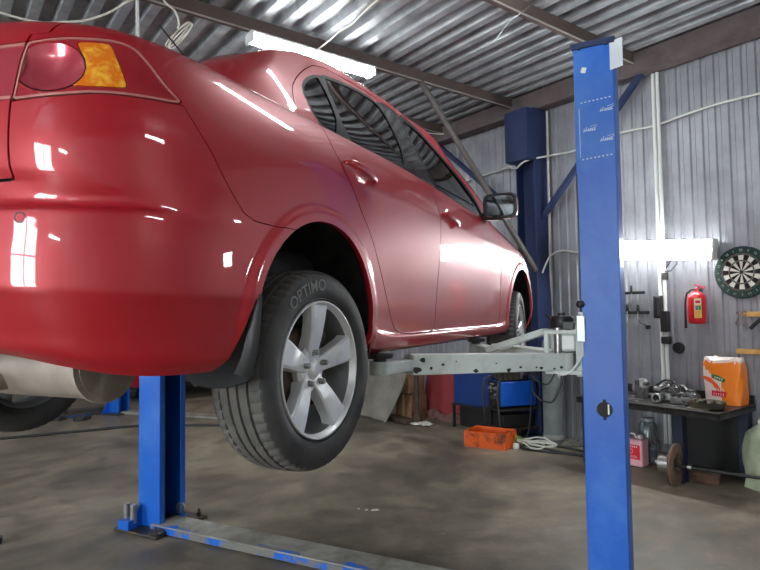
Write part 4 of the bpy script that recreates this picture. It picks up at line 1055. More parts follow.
# ============================================================ THINGS ON THE WALL
# dartboard (local -x faces the room)
t=thing('dartboard','round black and cream dartboard with green number ring on the corrugated wall','dartboard',5.625,2.18,1.752)
MX=Matrix(((0,0,-1,0),(1,0,0,0),(0,1,0,0),(0,0,0,1)))     # local z -> -x, x->y, y->z
m=MB(); m.lathe([(0,-.015),(.226,-.015),(.228,-.005),(.228,.018),(.222,.024),(0,.024)],MX,64,False); build('board',m,green_d,t,smooth=True)
m=MB(); rr=[.0,.008,.018,.095,.106,.150,.165]; tb=[]
def secpt(r,q,z): return (r*math.cos(q),r*math.sin(q),z)
for k in range(20):
    for ri in range(2,6):
        r0,r1=rr[ri],rr[ri+1]; ring=ri in (3,5)
        m.cur=(0 if k%2 else 1) if not ring else (2 if k%2 else 3)
        q0=(k-.5)*PI/10;q1=(k+.5)*PI/10; n=4; vs=[]
        for i in range(n+1):
            q=q0+(q1-q0)*i/n; vs+= [secpt(r0,q,.0256),secpt(r1,q,.0256)]
        m.add(vs,[(2*i,2*i+1,2*i+3,2*i+2) for i in range(n)],MX)
m.cur=2; m.lathe([(.018,.0256),(.0,.0262)],MX,24,False); m.cur=3; m.lathe([(.008,.0262),(0,.0266)],MX,24,False)
build('scoring_face',m,[dart_wht,dart_blk,green_d,dart_red],t)
m=MB()
for k in range(20):
    q=(k+.5)*PI/10; m.beam(MX@Vector(secpt(.018,q,.027)),MX@Vector(secpt(.168,q,.027)),.0016,.0012)
for r in (.018,.095,.106,.155,.166): m.tube([MX@Vector(secpt(r,2*PI*k/48,.027)) for k in range(49)],.0009,4,False)
build('wire_grid',m,wire,t)
nums=[]
for k,nm in enumerate((6,13,4,18,1,20,5,12,9,14,11,8,16,7,19,3,17,2,15,10)):
    vs,fs=text_mesh(str(nm),.030,.0006,bold=.0004); q=k*PI/10
    cx,cy=.193*math.cos(q),.193*math.sin(q)
    M=MX@Matrix.Translation((cx,cy,.0262))@Matrix.Scale(-1,4,(1,0,0))@Matrix.Rotation(-(q-PI/2) ,4,'Z')
    m=MB(); m.add(vs,fs,M); build('number',m,wire,t)
# fire extinguisher
t=thing('fire_extinguisher','small red fire extinguisher with a pale label hanging left of the dartboard','fire extinguisher',5.55,2.545,1.30)
m=MB(); m.lathe([(0,0),(.060,0),(.074,.012),(.078,.03),(.078,.225),(.070,.262),(.045,.285),(.022,.293),(.018,.30),(0,.30)],None,40,False); build('cylinder',m,fire_red,t,smooth=True)
def wrap(z0,z1,q0,q1,r,n=12):
    P=[[((r)*math.cos(q0+(q1-q0)*i/n),(r)*math.sin(q0+(q1-q0)*i/n),z) for z in (z0,z1)] for i in range(n+1)]
    mm=MB(); mm.slab(P,-.0008); return mm
fa=PI+.15
m=wrap(.055,.235,fa-.02,fa+.75,.0790); lb=build('label',m,label_y,t,smooth=True)
build('label_panel',wrap(.175,.225,fa+.04,fa+.69,.0800),label_w,lb); build('label_panel',wrap(.125,.165,fa+.10,fa+.38,.0800),mat('label_blue',rgb(70,120,170)),lb); build('label_panel',wrap(.125,.165,fa+.42,fa+.66,.0800),mat('label_green',rgb(90,140,70)),lb)
m=MB()
for k in range(5):
    z=.112-k*.011; 
    w=wrap(z,z+.004,fa+.08,fa+.62-.1*(k%2),.0800); m.add(w.v,w.f)
m2=wrap(.188,.212,fa+.12,fa+.60,.0808); m.add(m2.v,m2.f); build('label_print',m,label_r,lb)
m=MB(); m.cyl((0,0,.295),(0,0,.325),.016,n=16); m.box((-.0,-.03,.345),(.016,.10,.012),Matrix.Rotation(.25,4,'X')); m.box((0,-.035,.325),(.016,.085,.008)); build('valve_handle',m,mat('handle_red',rgb(190,60,70),rough=.4),t,bevel=.002,smooth=True)
m=MB(); m.tube([(0,.01,.315),(0,.05,.312),(-.01,.085,.28),(-.02,.095,.2),(-.02,.096,.10),(-.02,.098,-.04)],[.008,.008,.008,.008,.010,.013],10); build('hose',m,hosem,t,smooth=True)
m=MB(); m.box((.07,0,.2),(.02,.04,.28)); build('wall_bracket',m,dark_steel,t)
# magnetic tool rails
def rail(y,z,w,label):
    t=thing('tool_rail',label,'tool rail',5.63,y,z); m=MB(); m.box((-.02,0,0),(.03,w,.028)); build('rail_bar',m,black_plastic,t,bevel=.003); return t
rail(3.197,1.605,.24,'upper short black tool rail on the wall right of the blue lift post')
rail(3.165,1.407,.26,'lower short black tool rail on the wall right of the blue lift post')
def driver(x,y,z,label,l=.10,r=.011,mt=black_plastic,group=None,bl=.1):
    t=thing('screwdriver',label,'screwdriver',x,y,z,group=group)
    m=MB(); m.tube([(0,0,.0),(0,0,.01),(0,0,l*.8),(0,0,l)],[r*.7,r,r,r*.6],12); build('handle',m,mt,t,smooth=True)
    m=MB(); m.cyl((0,0,.002),(0,0,-bl),.003,n=8); build('blade',m,skel,t,smooth=True)
for dy,l,lab in ((.085,.11,'left black screwdriver stuck in the upper wall tool rail'),(0.0,.08,'short black screwdriver at the middle of the upper wall tool rail')): driver(5.585,3.197+dy,1.60,lab,l,.013,bl=.06)
for dy,l,lab in ((.085,.07,'left screwdriver with a short black grip on the lower wall tool rail'),(-.03,.065,'right screwdriver with a short black grip on the lower wall tool rail')): driver(5.585,3.165+dy,1.42,lab,l,.014,bl=.11)
m=MB(); m.tube([(0,.03,.06),(-.01,.0,.02),(0,-.04,.01),(0,-.06,-.01)],.006,8); m.lathe([(0,-.02),(.02,-.02),(.022,0),(.02,.012),(0,.012)],Matrix.Translation((0,-.07,-.02))@MX,20,False)
o=build('small_clamp',m,black_plastic,None,smooth=True,loc=R(5.61,3.12,1.28),rz=RZ); tag(o,'small black clamp hanging under the lower wall tool rail','clamp')
m=MB(); m.lathe([(0,-.0),(.052,0),(.056,.01),(.052,.03),(.035,.034),(.03,.025),(.012,.025),(.012,.04),(0,.04)],MX,32,False)
o=build('round_wall_knob',m,black_plastic,None,smooth=True,loc=R(5.645,2.766,1.068),rz=RZ); tag(o,'small round black knob on the wall above the workbench','knob')
for y,z,w,lab in ((2.08,1.385,.25,'upper pale wooden strip with hanging tools under the dartboard'),(2.10,1.06,.32,'lower pale wooden strip on the wall beside the orange bag')):
    m=MB(); m.box((0,0,0),(.02,w,.045)); o=build('wooden_strip',m,woodm,None,bevel=.003,loc=R(5.63,y,z),rz=RZ); tag(o,lab,'wooden strip')
def spanner(x,y,z,rx_,label,l=.16):
    t=thing('hanging_tool',label,'hand tool',x,y,z); M=Matrix.Rotation(rx_,4,'X')
    m=MB(); m.beam(M@Vector((0,0,0)),M@Vector((0,0,-l)),.014,.006,up=(1,0,0)); m.tube([M@Vector((0,.016*math.cos(q),.012+.016*math.sin(q))) for q in [k*PI/5-.6 for k in range(8)]],.005,6); m.tube([M@Vector((0,.016*math.cos(q),-l-.012+.016*math.sin(q))) for q in [k*PI/5+2.6 for k in range(8)]],.005,6)
    build('tool_shank',m,skel,t,smooth=True); return t
spanner(5.60,2.225,1.385,.1,'silver hand tool hanging at the left end of the upper wooden strip',.07)
spanner(5.60,2.175,1.385,-.05,'silver hand tool second from the left on the upper wooden strip',.08)
m=MB(); m.beam((0,.03,-.05),(0,-.06,.04),.03,.016,up=(1,0,0)); m.beam((0,-.05,.03),(0,-.09,.075),.018,.010,up=(1,0,0))
o=build('pliers',m,black_plastic,None,bevel=.003,loc=R(5.60,2.10,1.31),rz=RZ); tag(o,'black-handled pliers hanging from the upper wooden strip','pliers')
# ============================================================ WORKBENCH
t=thing('workbench','low oily steel workbench along the corrugated wall under the dartboard','workbench',5.22,2.74)
m=MB(); m.box((0,0,.605),(.70,1.28,.03)); m.box((-.342,0,.588),(.016,1.28,.05)); m.box((0,-.632,.588),(.70,.016,.05)); m.box((.335,0,.645),(.02,1.28,.10)); build('bench_top',m,bench_m,t,bevel=.003)
for x,y in ((-.25,-.28),(-.28,.56),(.29,-.57),(.29,.56)):
    m=MB(); m.box((x,y,.295),(.085,.085,.59)); build('leg',m,navy,t,bevel=.004)
m=MB(); m.box((.30,-.27,.30),(.02,.50,.56)); build('back_panel',m,black_plastic,t)
BT=.62
t=thing('orange_bag','orange and white plastic sack with green and red lettering marks standing on the bench','bag',5.43,2.275,BT)
rows=[]; nz=16; nq=40
random.seed(5)
ph=[random.uniform(0,6) for _ in range(6)]
def bagshape(hx,hy,H,top=.06):
    vs=[];
    for i in range(nz+1):
        z=H*i/nz; t_=i/nz
        for k in range(nq):
            q=2*PI*k/nq; c=math.cos(q); s_=math.sin(q); ex=.38
            x=hx*abs(c)**ex*math.copysign(1,c); y=hy*abs(s_)**ex*math.copysign(1,s_)
            w=1+.03*math.sin(3*q+5*t_+ph[0])+.02*math.sin(7*q-8*t_+ph[1])+.04*math.sin(PI*t_)
            if t_>.85: w*=1-.10*(t_-.85)/.15+.05*math.sin(5*q+ph[2])
            vs.append((x*w,y*w,z+(.018*math.sin(4*q+ph[3])*t_**3)))
    fs=[(i*nq+k,i*nq+(k+1)%nq,(i+1)*nq+(k+1)%nq,(i+1)*nq+k) for i in range(nz) for k in range(nq)]+[tuple(range(nq))[::-1],tuple(nz*nq+k for k in range(nq))]
    return vs,fs
vs,fs=bagshape(.085,.150,.385); m=MB(); m.add(vs,fs)
bagm=mat('orange_bag_plastic',rgb(240,128,28),rough=.4,bump=(14,.5))
for j,f in enumerate(m.f):
    c=sum((Vector(m.v[i]) for i in f),Vector())/len(f)
    # white left panel and white top hem of the printed sack
    if c.z>.36 or (c.x<0 and c.y>.03 and .02<c.z<.32 and c.y>.03+.10*max(0,(c.z-.20))/.1): m.mi[j]=1
bg=build('bag_body',m,[bagm,mat('bag_white',rgb(232,214,206),rough=.45,bump=(14,.5))],t,smooth=True)
def bagmark(pts,mt,name,dx=-.0905):
    mm=MB(); n=len(pts); vs=[(dx-.006,y,z) for y,z in pts]+[(dx+.004,y,z) for y,z in pts]; mm.add(vs,[tuple(range(n)),tuple(range(n,2*n))[::-1]]+[(k,(k+1)%n,(k+1)%n+n,k+n) for k in range(n)]); return build(name,mm,mt,bg)
bagmark([(.075,.255),(.02,.245),(-.035,.215),(-.03,.19),(.03,.205),(.07,.225)],mat('bag_green',rgb(50,110,60)),'green_print')
bagmark([(.145,.235),(.09,.225),(.03,.17),(.0,.12),(.03,.11),(.07,.17),(.145,.215)],mat('bag_red_orange',rgb(226,90,40)),'red_stripe')
bagmark([(.075,.118),(-.04,.110),(-.035,.066),(.078,.070)],label_r,'red_panel')
mm=MB()
for k in range(5):
    y=.062-k*.020; mm.box((-.0975,y,.124),(.004,.004,.022)); mm.box((-.0975,y-.007,.130 if k%2 else .118),(.004,.013,.004))
for k in range(5): mm.box((-.0975,.058-k*.019,.092),(.004,.009,.004)); mm.box((-.0975,.058-k*.019,.081),(.004,.003,.014))
for k in range(4): mm.box((-.0975,.045-k*.018,.226-k*.004),(.004,.004,.018)); mm.box((-.0975,.038-k*.018,.231-k*.004),(.004,.010,.004))
build('print_marks',mm,label_w,bg)
# steel pan
t=thing('steel_pan','shallow steel pan in front of the orange bag on the bench','pan',5.06,2.27,BT)
m=MB(); m.lathe([(0,.0),(.10,0),(.125,.012),(.138,.055),(.140,.058),(.134,.056),(.120,.016),(.098,.006),(0,.006)],None,40,False); build('pan_bowl',m,mat('brownish_steel',rgb(128,122,108),rough=.35,metal=.8),t,smooth=True)
for k,(x,y,r,a) in enumerate(((-.03,.03,.022,0),(.04,-.02,.02,1),(-.02,-.05,.018,2),(.05,.05,.016,.5))):
    m=MB(); m.lathe([(r*.45,0),(r,0),(r,.03),(r*.45,.03),(r*.45,0)],Matrix.Translation((x,y,.03))@Matrix.Rotation(a,4,'X'),16,False)
    o=build('metal_bush',m,dark_steel,None,smooth=True,loc=R(5.06,2.27,BT),rz=RZ); tag(o,['dark metal bush lying nearest in the steel pan','dark metal bush at the right inside the steel pan','dark metal bush at the front right of the steel pan','dark metal bush at the back of the steel pan'][k],'metal part','metal bushes in the steel pan')
# the dismantled engine parts
random.seed(21)
def part(name,label,x,y,fn,mt=engine_m,rz=0,bev=.003):
    m=MB(); fn(m); o=build(name,m,mt,None,bevel=bev,smooth=True,loc=R(x,y,BT),rz=RZ+rz); return tag(o,label,'engine part')
def housing(m):
    m.lathe([(0,0),(.09,0),(.10,.02),(.085,.06),(.06,.09),(.055,.12),(.03,.13),(0,.13)],None,28,False)
    for k in range(6): q=k*PI/3; m.cyl((.088*math.cos(q),.088*math.sin(q),0),(.088*math.cos(q),.088*math.sin(q),.055),.014,n=10)
    m.cyl((0,0,.06),(-.02,.13,.10),.032,.028,n=18); m.box((.05,-.05,.09),(.07,.05,.06)); m.cyl((.03,0,.1),(.06,.02,.17),.012)
def manifold(m):
    for k in range(4):
        m.tube([(-.02+.0*k,-.15+.09*k,.02),(-.04,-.14+.085*k,.07),(.02,-.10+.06*k,.11),(.09,-.02+.02*k,.10)],.020,12)
    m.box((-.03,-.015,.02),(.05,.36,.025)); m.cyl((.07,0,.10),(.14,.02,.12),.035)
def bracketp(m):
    m.box((0,0,.05),(.04,.13,.10)); m.box((0,.05,.12),(.03,.03,.08)); m.cyl((-.04,0,.06),(.04,0,.06),.03); m.cyl((-.03,-.04,.13),(.03,-.04,.13),.018); m.beam((0,-.05,.04),(.02,-.17,.03),.025,.02)
def pump(m):
    m.cyl((-.06,0,.045),(.05,0,.045),.045,n=24); m.cyl((-.085,0,.045),(-.06,0,.045),.032,.040,n=24); m.box((.01,0,.09),(.07,.05,.03)); m.cyl((0,.04,.06),(.0,.09,.07),.015)
def blockp(m):
    m.box((0,0,.03),(.14,.20,.06)); 
    for k in range(5): m.cyl((.0,-.08+.04*k,.06),(.0,-.08+.04*k,.085),.013,n=10)
    m.tube([(-.06,-.09,.05),(-.07,-.02,.1),(-.05,.06,.09),(0,.10,.05)],.008,8)
part('engine_housing','dark round gear housing at the middle of the engine parts on the bench',5.22,2.66,housing)
part('intake_manifold','dark branched manifold at the back of the engine parts on the bench',5.38,2.72,manifold,rz=.4)
part('bracket_casting','upright casting with round holes at the left of the engine parts',5.25,2.93,bracketp)
part('open_pipe_flange','bright open-ended metal tube facing the room at the front of the engine parts',5.06,2.68,lambda m:(m.lathe([(.028,-.05),(.040,-.05),(.044,-.045),(.044,-.03),(.036,-.02),(.036,.09),(.028,.09),(.028,-.05)],Matrix.Translation((0,0,.045))@Matrix.Rotation(PI/2,4,'Y')@Matrix.Rotation(-.3,4,'X'),28,False),m.box((.03,0,.012),(.10,.06,.02))),steel,rz=-.2)
part('valve_block','low dark block with studs at the right of the engine parts on the bench',5.15,2.50,blockp,rz=.3)
part('small_pump','small cylindrical pump lying behind the steel pan on the bench',5.30,2.50,pump,rz=.9)
part('gear_cover','flat dark cover leaning on the left of the bench heap',5.36,3.00,lambda m:(m.lathe([(0,0),(.08,0),(.085,.015),(.03,.025),(0,.025)],Matrix.Translation((0,0,.08))@Matrix.Rotation(-1.2,4,'Y'),28,False)))
part('bearing_ring','pale ring bearing at the far left back of the bench',5.40,3.25,lambda m:(m.lathe([(.018,0),(.04,0),(.042,.01),(.04,.03),(.018,.03),(.018,0)],Matrix.Translation((0,0,.042))@Matrix.Rotation(-1.3,4,'Y'),24,False)),steel)
# flexible ends hanging over the heap
for k,(pts,lab) in enumerate((([(5.2,2.78,.74),(5.22,2.70,.80),(5.2,2.6,.79),(5.16,2.5,.70),(5.1,2.43,.65)],'upper black rubber tube arching over the engine parts'),([(5.15,2.70,.72),(5.12,2.62,.75),(5.10,2.55,.72),(5.08,2.47,.65),(5.0,2.40,.635)],'lower black rubber tube lying over the engine parts'))):
    cable('rubber_tube',pts,.009,hosem,lab,'rubber tube')
def wrench(x,y,a,l,label,z=BT):
    t=thing('spanner',label,'spanner',x,y,z,rz=a); m=MB(); m.box((0,0,.006),(l,.014,.007)); m.lathe([(.008,0),(.017,0),(.017,.009),(.008,.009),(.008,0)],Matrix.Translation((l/2+.01,0,.002)),14,False)
    n=MB(); n.prism([(-l/2+.004,-.010),(-l/2-.012,-.018),(-l/2-.026,-.012),(-l/2-.012,-.004),(-l/2-.012,.004),(-l/2-.026,.012),(-l/2-.012,.018),(-l/2+.004,.010)],.002,.011); m.add(n.v,n.f); build('spanner_body',m,skel,t,smooth=True)
for x,y,a,l,lab in ((4.99,2.93,1.3,.20,'silver spanner nearest the bench front edge by the lift post'),(5.06,2.96,1.75,.22,'second silver spanner from the bench front edge by the lift post'),(5.13,2.99,1.45,.19,'third silver spanner from the bench front edge'),(5.00,3.12,.9,.18,'silver spanner crossing behind the lift post edge'),(5.22,3.12,1.6,.2,'silver spanner at the back left of the bench'),(4.96,2.50,1.7,.12,'small silver spanner on the bench front between the heap and the pan')):
    wrench(x,y,a,l,lab)
m=MB(); m.box((0,0,.004),(.10,.16,.006)); o=build('paper_sheet',m,mat('grimy_paper',rgb(150,142,128),rough=.9,noise=(rgb(84,78,70),14,.4,.7)),None,loc=R(4.97,2.30,BT),rz=RZ+.2); tag(o,'grimy paper sheet on the front right corner of the bench','paper')
m=MB(); m.lathe([(0,0),(.035,0),(.035,.05),(.03,.055),(0,.055)],None,20,False); o=build('small_can',m,mat('can_white',rgb(200,204,202),rough=.4,metal=.4),None,smooth=True,loc=R(5.35,3.38,BT),rz=RZ); tag(o,'small pale can at the back left of the bench beside the post','can')
# below the bench
t=thing('plastic_canister','pinkish white canister with a red label on the floor beneath the bench','canister',5.18,2.98,0,rz=.0)
m=MB(); m.box((0,0,.125),(.13,.20,.25)); b=build('canister_body',m,mat('pink_plastic',rgb(226,168,178),rough=.4),t,bevel=.02,smooth=True,seg=3)
m=MB(); m.box((-.0665,0,.135),(.003,.165,.13)); l=build('label',m,label_r,b)
m=MB()
for k in range(7): m.box((-.0684,.062-k*.019,.183),(.0012,.011,.012))
for k in range(6): m.box((-.0684,.055-k*.02,.100),(.0012,.010,.005)); m.box((-.0684,.055-k*.02,.088),(.0012,.013,.004))
for k in range(8): m.box((-.0684,.014*math.cos(k*PI/4),.140+.018*math.sin(k*PI/4)),(.0012,.006,.006))
build('label_print',m,label_w,l)
m=MB(); m.lathe([(0,.035),(.025,.035),(.025,.0),(.03,.0)],Matrix.Translation((0,-.05,.25)),20,False); m.tube([(0,.07,.245),(0,.06,.285),(0,.0,.285),(0,-.02,.25)],.010,8); build('cap_and_handle',m,mat('pale_cap',rgb(206,196,198),rough=.4),t,smooth=True)
t=thing('plastic_jar','cloudy clear jar with a pale lid standing behind the canister under the bench','jar',5.42,2.98)
m=MB(); m.lathe([(0,.0),(.075,0),(.08,.01),(.08,.34),(.06,.37),(.055,.375),(0,.375)],None,28,False); build('jar_body',m,mat('smoky_plastic',rgb(86,96,100),rough=.25,coat=.5,noise=(rgb(150,158,160),14,.5,.7)),t,smooth=True)
m=MB(); m.lathe([(0,.375),(.058,.375),(.058,.405),(0,.405)],None,24,False); build('lid',m,mat('grey_lid',rgb(140,146,148),rough=.4),t,smooth=True)
t=thing('brake_disc','rusty brake disc standing on edge against the bench leg','brake disc',4.83,2.43,rz=.12)
Md=Matrix.Translation((0,0,.17))@Matrix.Rotation(PI/2,4,'X')
m=MB(); m.lathe([(.065,-.012),(.165,-.012),(.170,-.008),(.170,.008),(.165,.012),(.065,.012),(.065,-.012)],Md,56,False); build('friction_ring',m,rust,t,smooth=True)
m=MB(); m.lathe([(.0,-.13),(.060,-.13),(.085,-.12),(.092,-.02),(.092,.012),(.066,.012),(.066,-.03),(0,-.03)],Md,40,False); m.cyl((0,.06,.17),(0,.16,.17),.03,.02,n=20)
for k in range(5): q=k*2*PI/5; m.cyl((.05*math.cos(q),.058,.17+.05*math.sin(q)),(.05*math.cos(q),.085,.17+.05*math.sin(q)),.007,n=8)
build('hub',m,steel,t,smooth=True)
m=MB(); m.tube([(0,0,0),(-.005,.01,.03),(-.01,.02,.11)],[.03,.026,.012],16); o=build('rubber_boot',m,hosem,None,smooth=True,loc=R(4.85,2.60,.31),rz=RZ); tag(o,'black pointed rubber boot resting on top of the brake disc hub','rubber boot')
m=MB(); m.cyl((4.83,2.44,.16),(4.95,1.75,.17),.013,n=14); o=build('jack_handle',m,hosem,None,smooth=True,rz=RZ); tag(o,'long black bar running right from the brake disc towards the sack','bar')
m=MB(); m.lathe([(0,-.015),(.012,-.015),(.014,0),(.012,.015),(0,.015)],Matrix.Translation((4.845,2.33,.165))@Matrix.Rotation(PI/2,4,'X'),16,False); o=build('white_cap',m,white,None,smooth=True,rz=RZ); tag(o,'small white cap on the black bar beside the bench leg','cap')
m=MB(); m.box((0,0,.04),(.16,.20,.08)); o=build('brick',m,mat('dull_brick',rgb(96,70,56),rough=.9,noise=(rgb(60,46,40),12,.4,.7)),None,bevel=.008,loc=R(5.12,2.32,0),rz=RZ+.3); tag(o,'dull brown brick on the floor right of the bench leg','brick')
t=thing('woven_sack','full pale green woven sack slumped at the right end of the bench','sack',5.36,1.86)
vs=[];nz2=22;nq2=48; random.seed(9)
for i in range(nz2+1):
    t_=i/nz2; z=.50*t_
    for k in range(nq2):
        q=2*PI*k/nq2; c=math.cos(q); s_=math.sin(q)
        w=(1.0-.10*t_+.10*math.sin(PI*t_))*(1+.06*math.sin(3*q+4*t_)+.03*math.sin(9*q+7*t_)+.02*math.sin(15*q-3*t_))
        if t_<.12: w*=1+.12*(1-t_/.12)*max(0,math.cos(q-2.2))
        if t_>.82: w*=1-.62*((t_-.82)/.18)**1.5*(1+.3*math.sin(6*q))
        vs.append((.18*w*c,.235*w*s_,z+.02*math.sin(4*q)*t_**2))
m=MB(); m.add(vs,[(i*nq2+k,i*nq2+(k+1)%nq2,(i+1)*nq2+(k+1)%nq2,(i+1)*nq2+k) for i in range(nz2) for k in range(nq2)]+[tuple(range(nq2))[::-1],tuple(nz2*nq2+k for k in range(nq2))]); build('sack_body',m,sackm,t,smooth=True)
m=MB(); P=[]
for i in range(7):
    P.append([(.11*math.cos(q)*(.35+.11*i)*(1+.25*math.sin(5*q+i)),.14*math.sin(q)*(.35+.11*i)*(1+.2*math.sin(6*q+i)),.505+.04*math.sin(i*1.1)+.015*math.sin(7*q)) for q in [2*PI*k/30 for k in range(31)]])
m.slab(P,.004); build('sack_mouth',m,mat('sack_pale',rgb(206,210,190),rough=.8,bump=(16,.5)),t,smooth=True)
# ============================================================ MIDDLE OF THE WALL
t=thing('orange_crate','scuffed orange plastic crate on the floor in front of the welder','crate',4.76,4.385,0,rz=.35)
Lx,Ly,Hc=.32,.45,.165
m=MB(); m.box((0,0,.008),(Lx-.03,Ly-.03,.016))
build('crate_base',m,orange,t)
def wallp_(m,p0,p1,n):
    p0=Vector(p0);p1=Vector(p1); d=p1-p0
    for z,h in ((.018,.034),(.088,.022),(Hc-.014,.028)): m.beam(p0+Vector((0,0,z)),p1+Vector((0,0,z)),.012,h)
    for k in range(n+1): q=p0.lerp(p1,k/n); m.beam(q+Vector((0,0,.02)),q+Vector((0,0,Hc-.02)),.012,.016,up=d.normalized())
    m.beam(p0+Vector((0,0,.09)),p1+Vector((0,0,.09)),.004,Hc-.03)
for a,b,n in (((-Lx/2,-Ly/2,0),(-Lx/2,Ly/2,0),8),((Lx/2,-Ly/2,0),(Lx/2,Ly/2,0),8),((-Lx/2,-Ly/2,0),(Lx/2,-Ly/2,0),5),((-Lx/2,Ly/2,0),(Lx/2,Ly/2,0),5)):
    m=MB(); wallp_(m,a,b,n); build('crate_side',m,orange,t,bevel=.0015)
m=MB(); m.box((.0,.05,.035),(.20,.28,.03)); m.box((.05,-.10,.05),(.12,.10,.05),Matrix.Rotation(.4,4,'Z')); o=build('oily_rag',m,mat('oily_rag',rgb(92,54,34),rough=.9,bump=(14,.6)),None,bevel=.012,smooth=True,loc=R(4.76,4.385,.005),rz=RZ+.35); tag(o,'dark oily rag lying in the orange crate','rag')
t=thing('welding_machine','blue welding machine with a black control panel standing on its trolley','welder',5.27,4.50,.35,rz=-.32)
m=MB(); m.box((0,0,.155),(.46,.24,.27)); b=build('case',m,welder_blue,t,bevel=.008)
# control panel faces the room
m=MB(); m.box((-.236,0,.155),(.016,.25,.285)); pn=build('control_panel',m,black_plastic,t,bevel=.004)
m=MB(); m.box((.236,0,.155),(.016,.25,.285)); build('rear_panel',m,black_plastic,t,bevel=.004)
for y,z,r in ((.055,.22,.028),(-.05,.22,.022),(-.06,.15,.018)):
    m=MB(); m.lathe([(0,.03),(r*.6,.03),(r*.7,.0),(r,.0)],Matrix.Translation((-.245,y,z))@Matrix.Rotation(-PI/2,4,'Y'),20,False); build('knob',m,mat('knob_grey',rgb(120,126,130),rough=.4),pn,smooth=True)
m=MB()
for k in range(4): m.box((-.2448,.06-.02*k,.265),(.001,.012,.010)); m.box((-.2448,.075-.01*k,.175),(.001,.005,.012))
for k in range(5): m.box((-.2448,.07-.03*k,.115),(.001,.018,.004)); m.box((-.2448,.06-.03*k,.10),(.001,.010,.003))
m.box((-.2448,.04,.26),(.001,.08,.003)); build('panel_marks',m,print_white,pn)
for y in (.06,-.05): 
    m=MB(); m.cyl((-.24,y,.05),(-.27,y,.05),.020,n=16); build('cable_socket',m,dark_steel,pn,smooth=True)
m=MB(); m.tube([(-.18,0,.29),(-.17,0,.325),(.0,0,.34),(.17,0,.325),(.18,0,.29)],.010,10); m.box((0,.0,.30),(.34,.14,.02)); build('carry_handle',m,black_plastic,t,smooth=True)
t=thing('welder_trolley','black tube trolley under the blue welding machine','trolley',5.27,4.50,0,rz=-.32)
m=MB(); 
for sy in (-1,1):
    m.tube([(-.27,sy*.16,.66),(-.29,sy*.16,.5),(-.27,sy*.17,.2),(-.25,sy*.17,.045)],.012,10)
    m.tube([(.27,sy*.16,.70),(.28,sy*.16,.5),(.26,sy*.17,.2),(.25,sy*.17,.045)],.012,10)
    m.tube([(-.27,sy*.16,.66),(-.2,sy*.13,.695),(.2,sy*.13,.73),(.27,sy*.16,.70)],.010,8)
for z in (.335,.12): m.box((0,0,z),(.52,.32,.02))
build('frame',m,dark_steel,t,smooth=True)
for sx in (-1,1):
    for sy in (-1,1):
        m=MB(); m.cyl((sx*.25,sy*.17-.012,.04),(sx*.25,sy*.17+.012,.04),.04,n=20); build('castor',m,black_plastic,t,smooth=True,bevel=.003)
m=MB(); m.box((5.27,4.50,.205),(.40,.24,.14),Matrix.Rotation(-.32,4,'Z')); o=build('black_toolbox',m,black_plastic,None,bevel=.01,rz=RZ); tag(o,'black toolbox on the lower shelf of the welder trolley','toolbox')
t=thing('blue_cabinet','dark blue steel cabinet raised on a black stand left of the welder','cabinet',5.40,5.08,.29)
m=MB(); m.box((0,0,.27),(.40,.62,.54)); build('cabinet_body',m,mat('cabinet_blue',rgb(18,44,100),rough=.45,noise=(rgb(30,60,110),4,.4,.8)),t,bevel=.006)
m=MB(); m.box((-.203,0,.27),(.006,.56,.48)); build('door',m,mat('cabinet_blue_door',rgb(20,50,112),rough=.45),t,bevel=.002)
t=thing('cabinet_stand','black steel stand carrying the blue cabinet','stand',5.40,5.08)
m=MB(); m.box((0,0,.28),(.44,.66,.02)); m.box((.05,0,.14),(.32,.60,.26)); build('stand_top',m,black_plastic,t)
for sx in (-1,1):
    for sy in (-1,1): m=MB(); m.box((sx*.20,sy*.31,.135),(.03,.03,.27)); build('leg',m,black_plastic,t)
t=thing('red_sheet_panel','faded dirty red metal panel leaning on the wall under the lift arm','panel',5.42,5.83,0)
m=MB(); P=[[(-.06+.14*j/6+.004*math.sin(5*i),-.36+.74*i/8,.66*j/6) for j in range(7)] for i in range(9)]; m.slab(P,.012); build('red_panel',m,redmetal,t,smooth=True)
m=MB(); P=[]
for i in range(12):
    u=i/11; P.append([( -.075-.015*abs(math.sin(9*u*PI)), -.40+.80*u, .0+.0*j+ (.11+.03*math.sin(13*u))*j/2) for j in range(3)])
m.slab(P,.004); build('torn_edge',m,mat('torn_pale_edge',rgb(128,90,84),rough=.9,noise=(rgb(70,50,46),12,.4,.7)),t,smooth=True)
t=thing('grey_sheet','creased grey sheet leaning beside the pallets under the lift arm','sheet',4.86,6.2,0)
P=[]
for i in range(13):
    u=i/12; row=[]
    for j in range(15):
        v=j/14; yl=.62-.30*v*0-.22*(1-v)*0; 
        y0=-.34+.26*(1-v); y1=.75-.32*(1-v)
        y=y0+(y1-y0)*u; x=-.20*(1-v)**1.3+.03*math.sin(5*u+3*v)+.02*math.sin(11*u-2*v); z=.70*v+ (.05*(1-v)*u)
        row.append((x,y,z+.004))
    P.append(row)
m=MB(); m.slab(P,.006); build('sheet_body',m,sheetm,t,smooth=True)
for (x,y,z,sx,sy,sz,a,lab) in ((5.16,6.18,.0,.30,.30,.34,.1,'lower brown cardboard box behind the rusty stand'),(5.17,6.20,.345,.26,.28,.26,-.1,'upper brown cardboard box behind the rusty stand')):
    m=MB(); m.box((0,0,sz/2),(sx,sy,sz)); t=thing('cardboard_box',lab,'cardboard box',x,y,z,rz=a); build('box_body',m,cardboard,t,bevel=.004); m=MB(); m.box((-sx/2-.001,0,sz/2),(.002,.05,sz*.98)); build('tape_strip',m,mat('brown_tape',rgb(176,150,110),rough=.3),t)
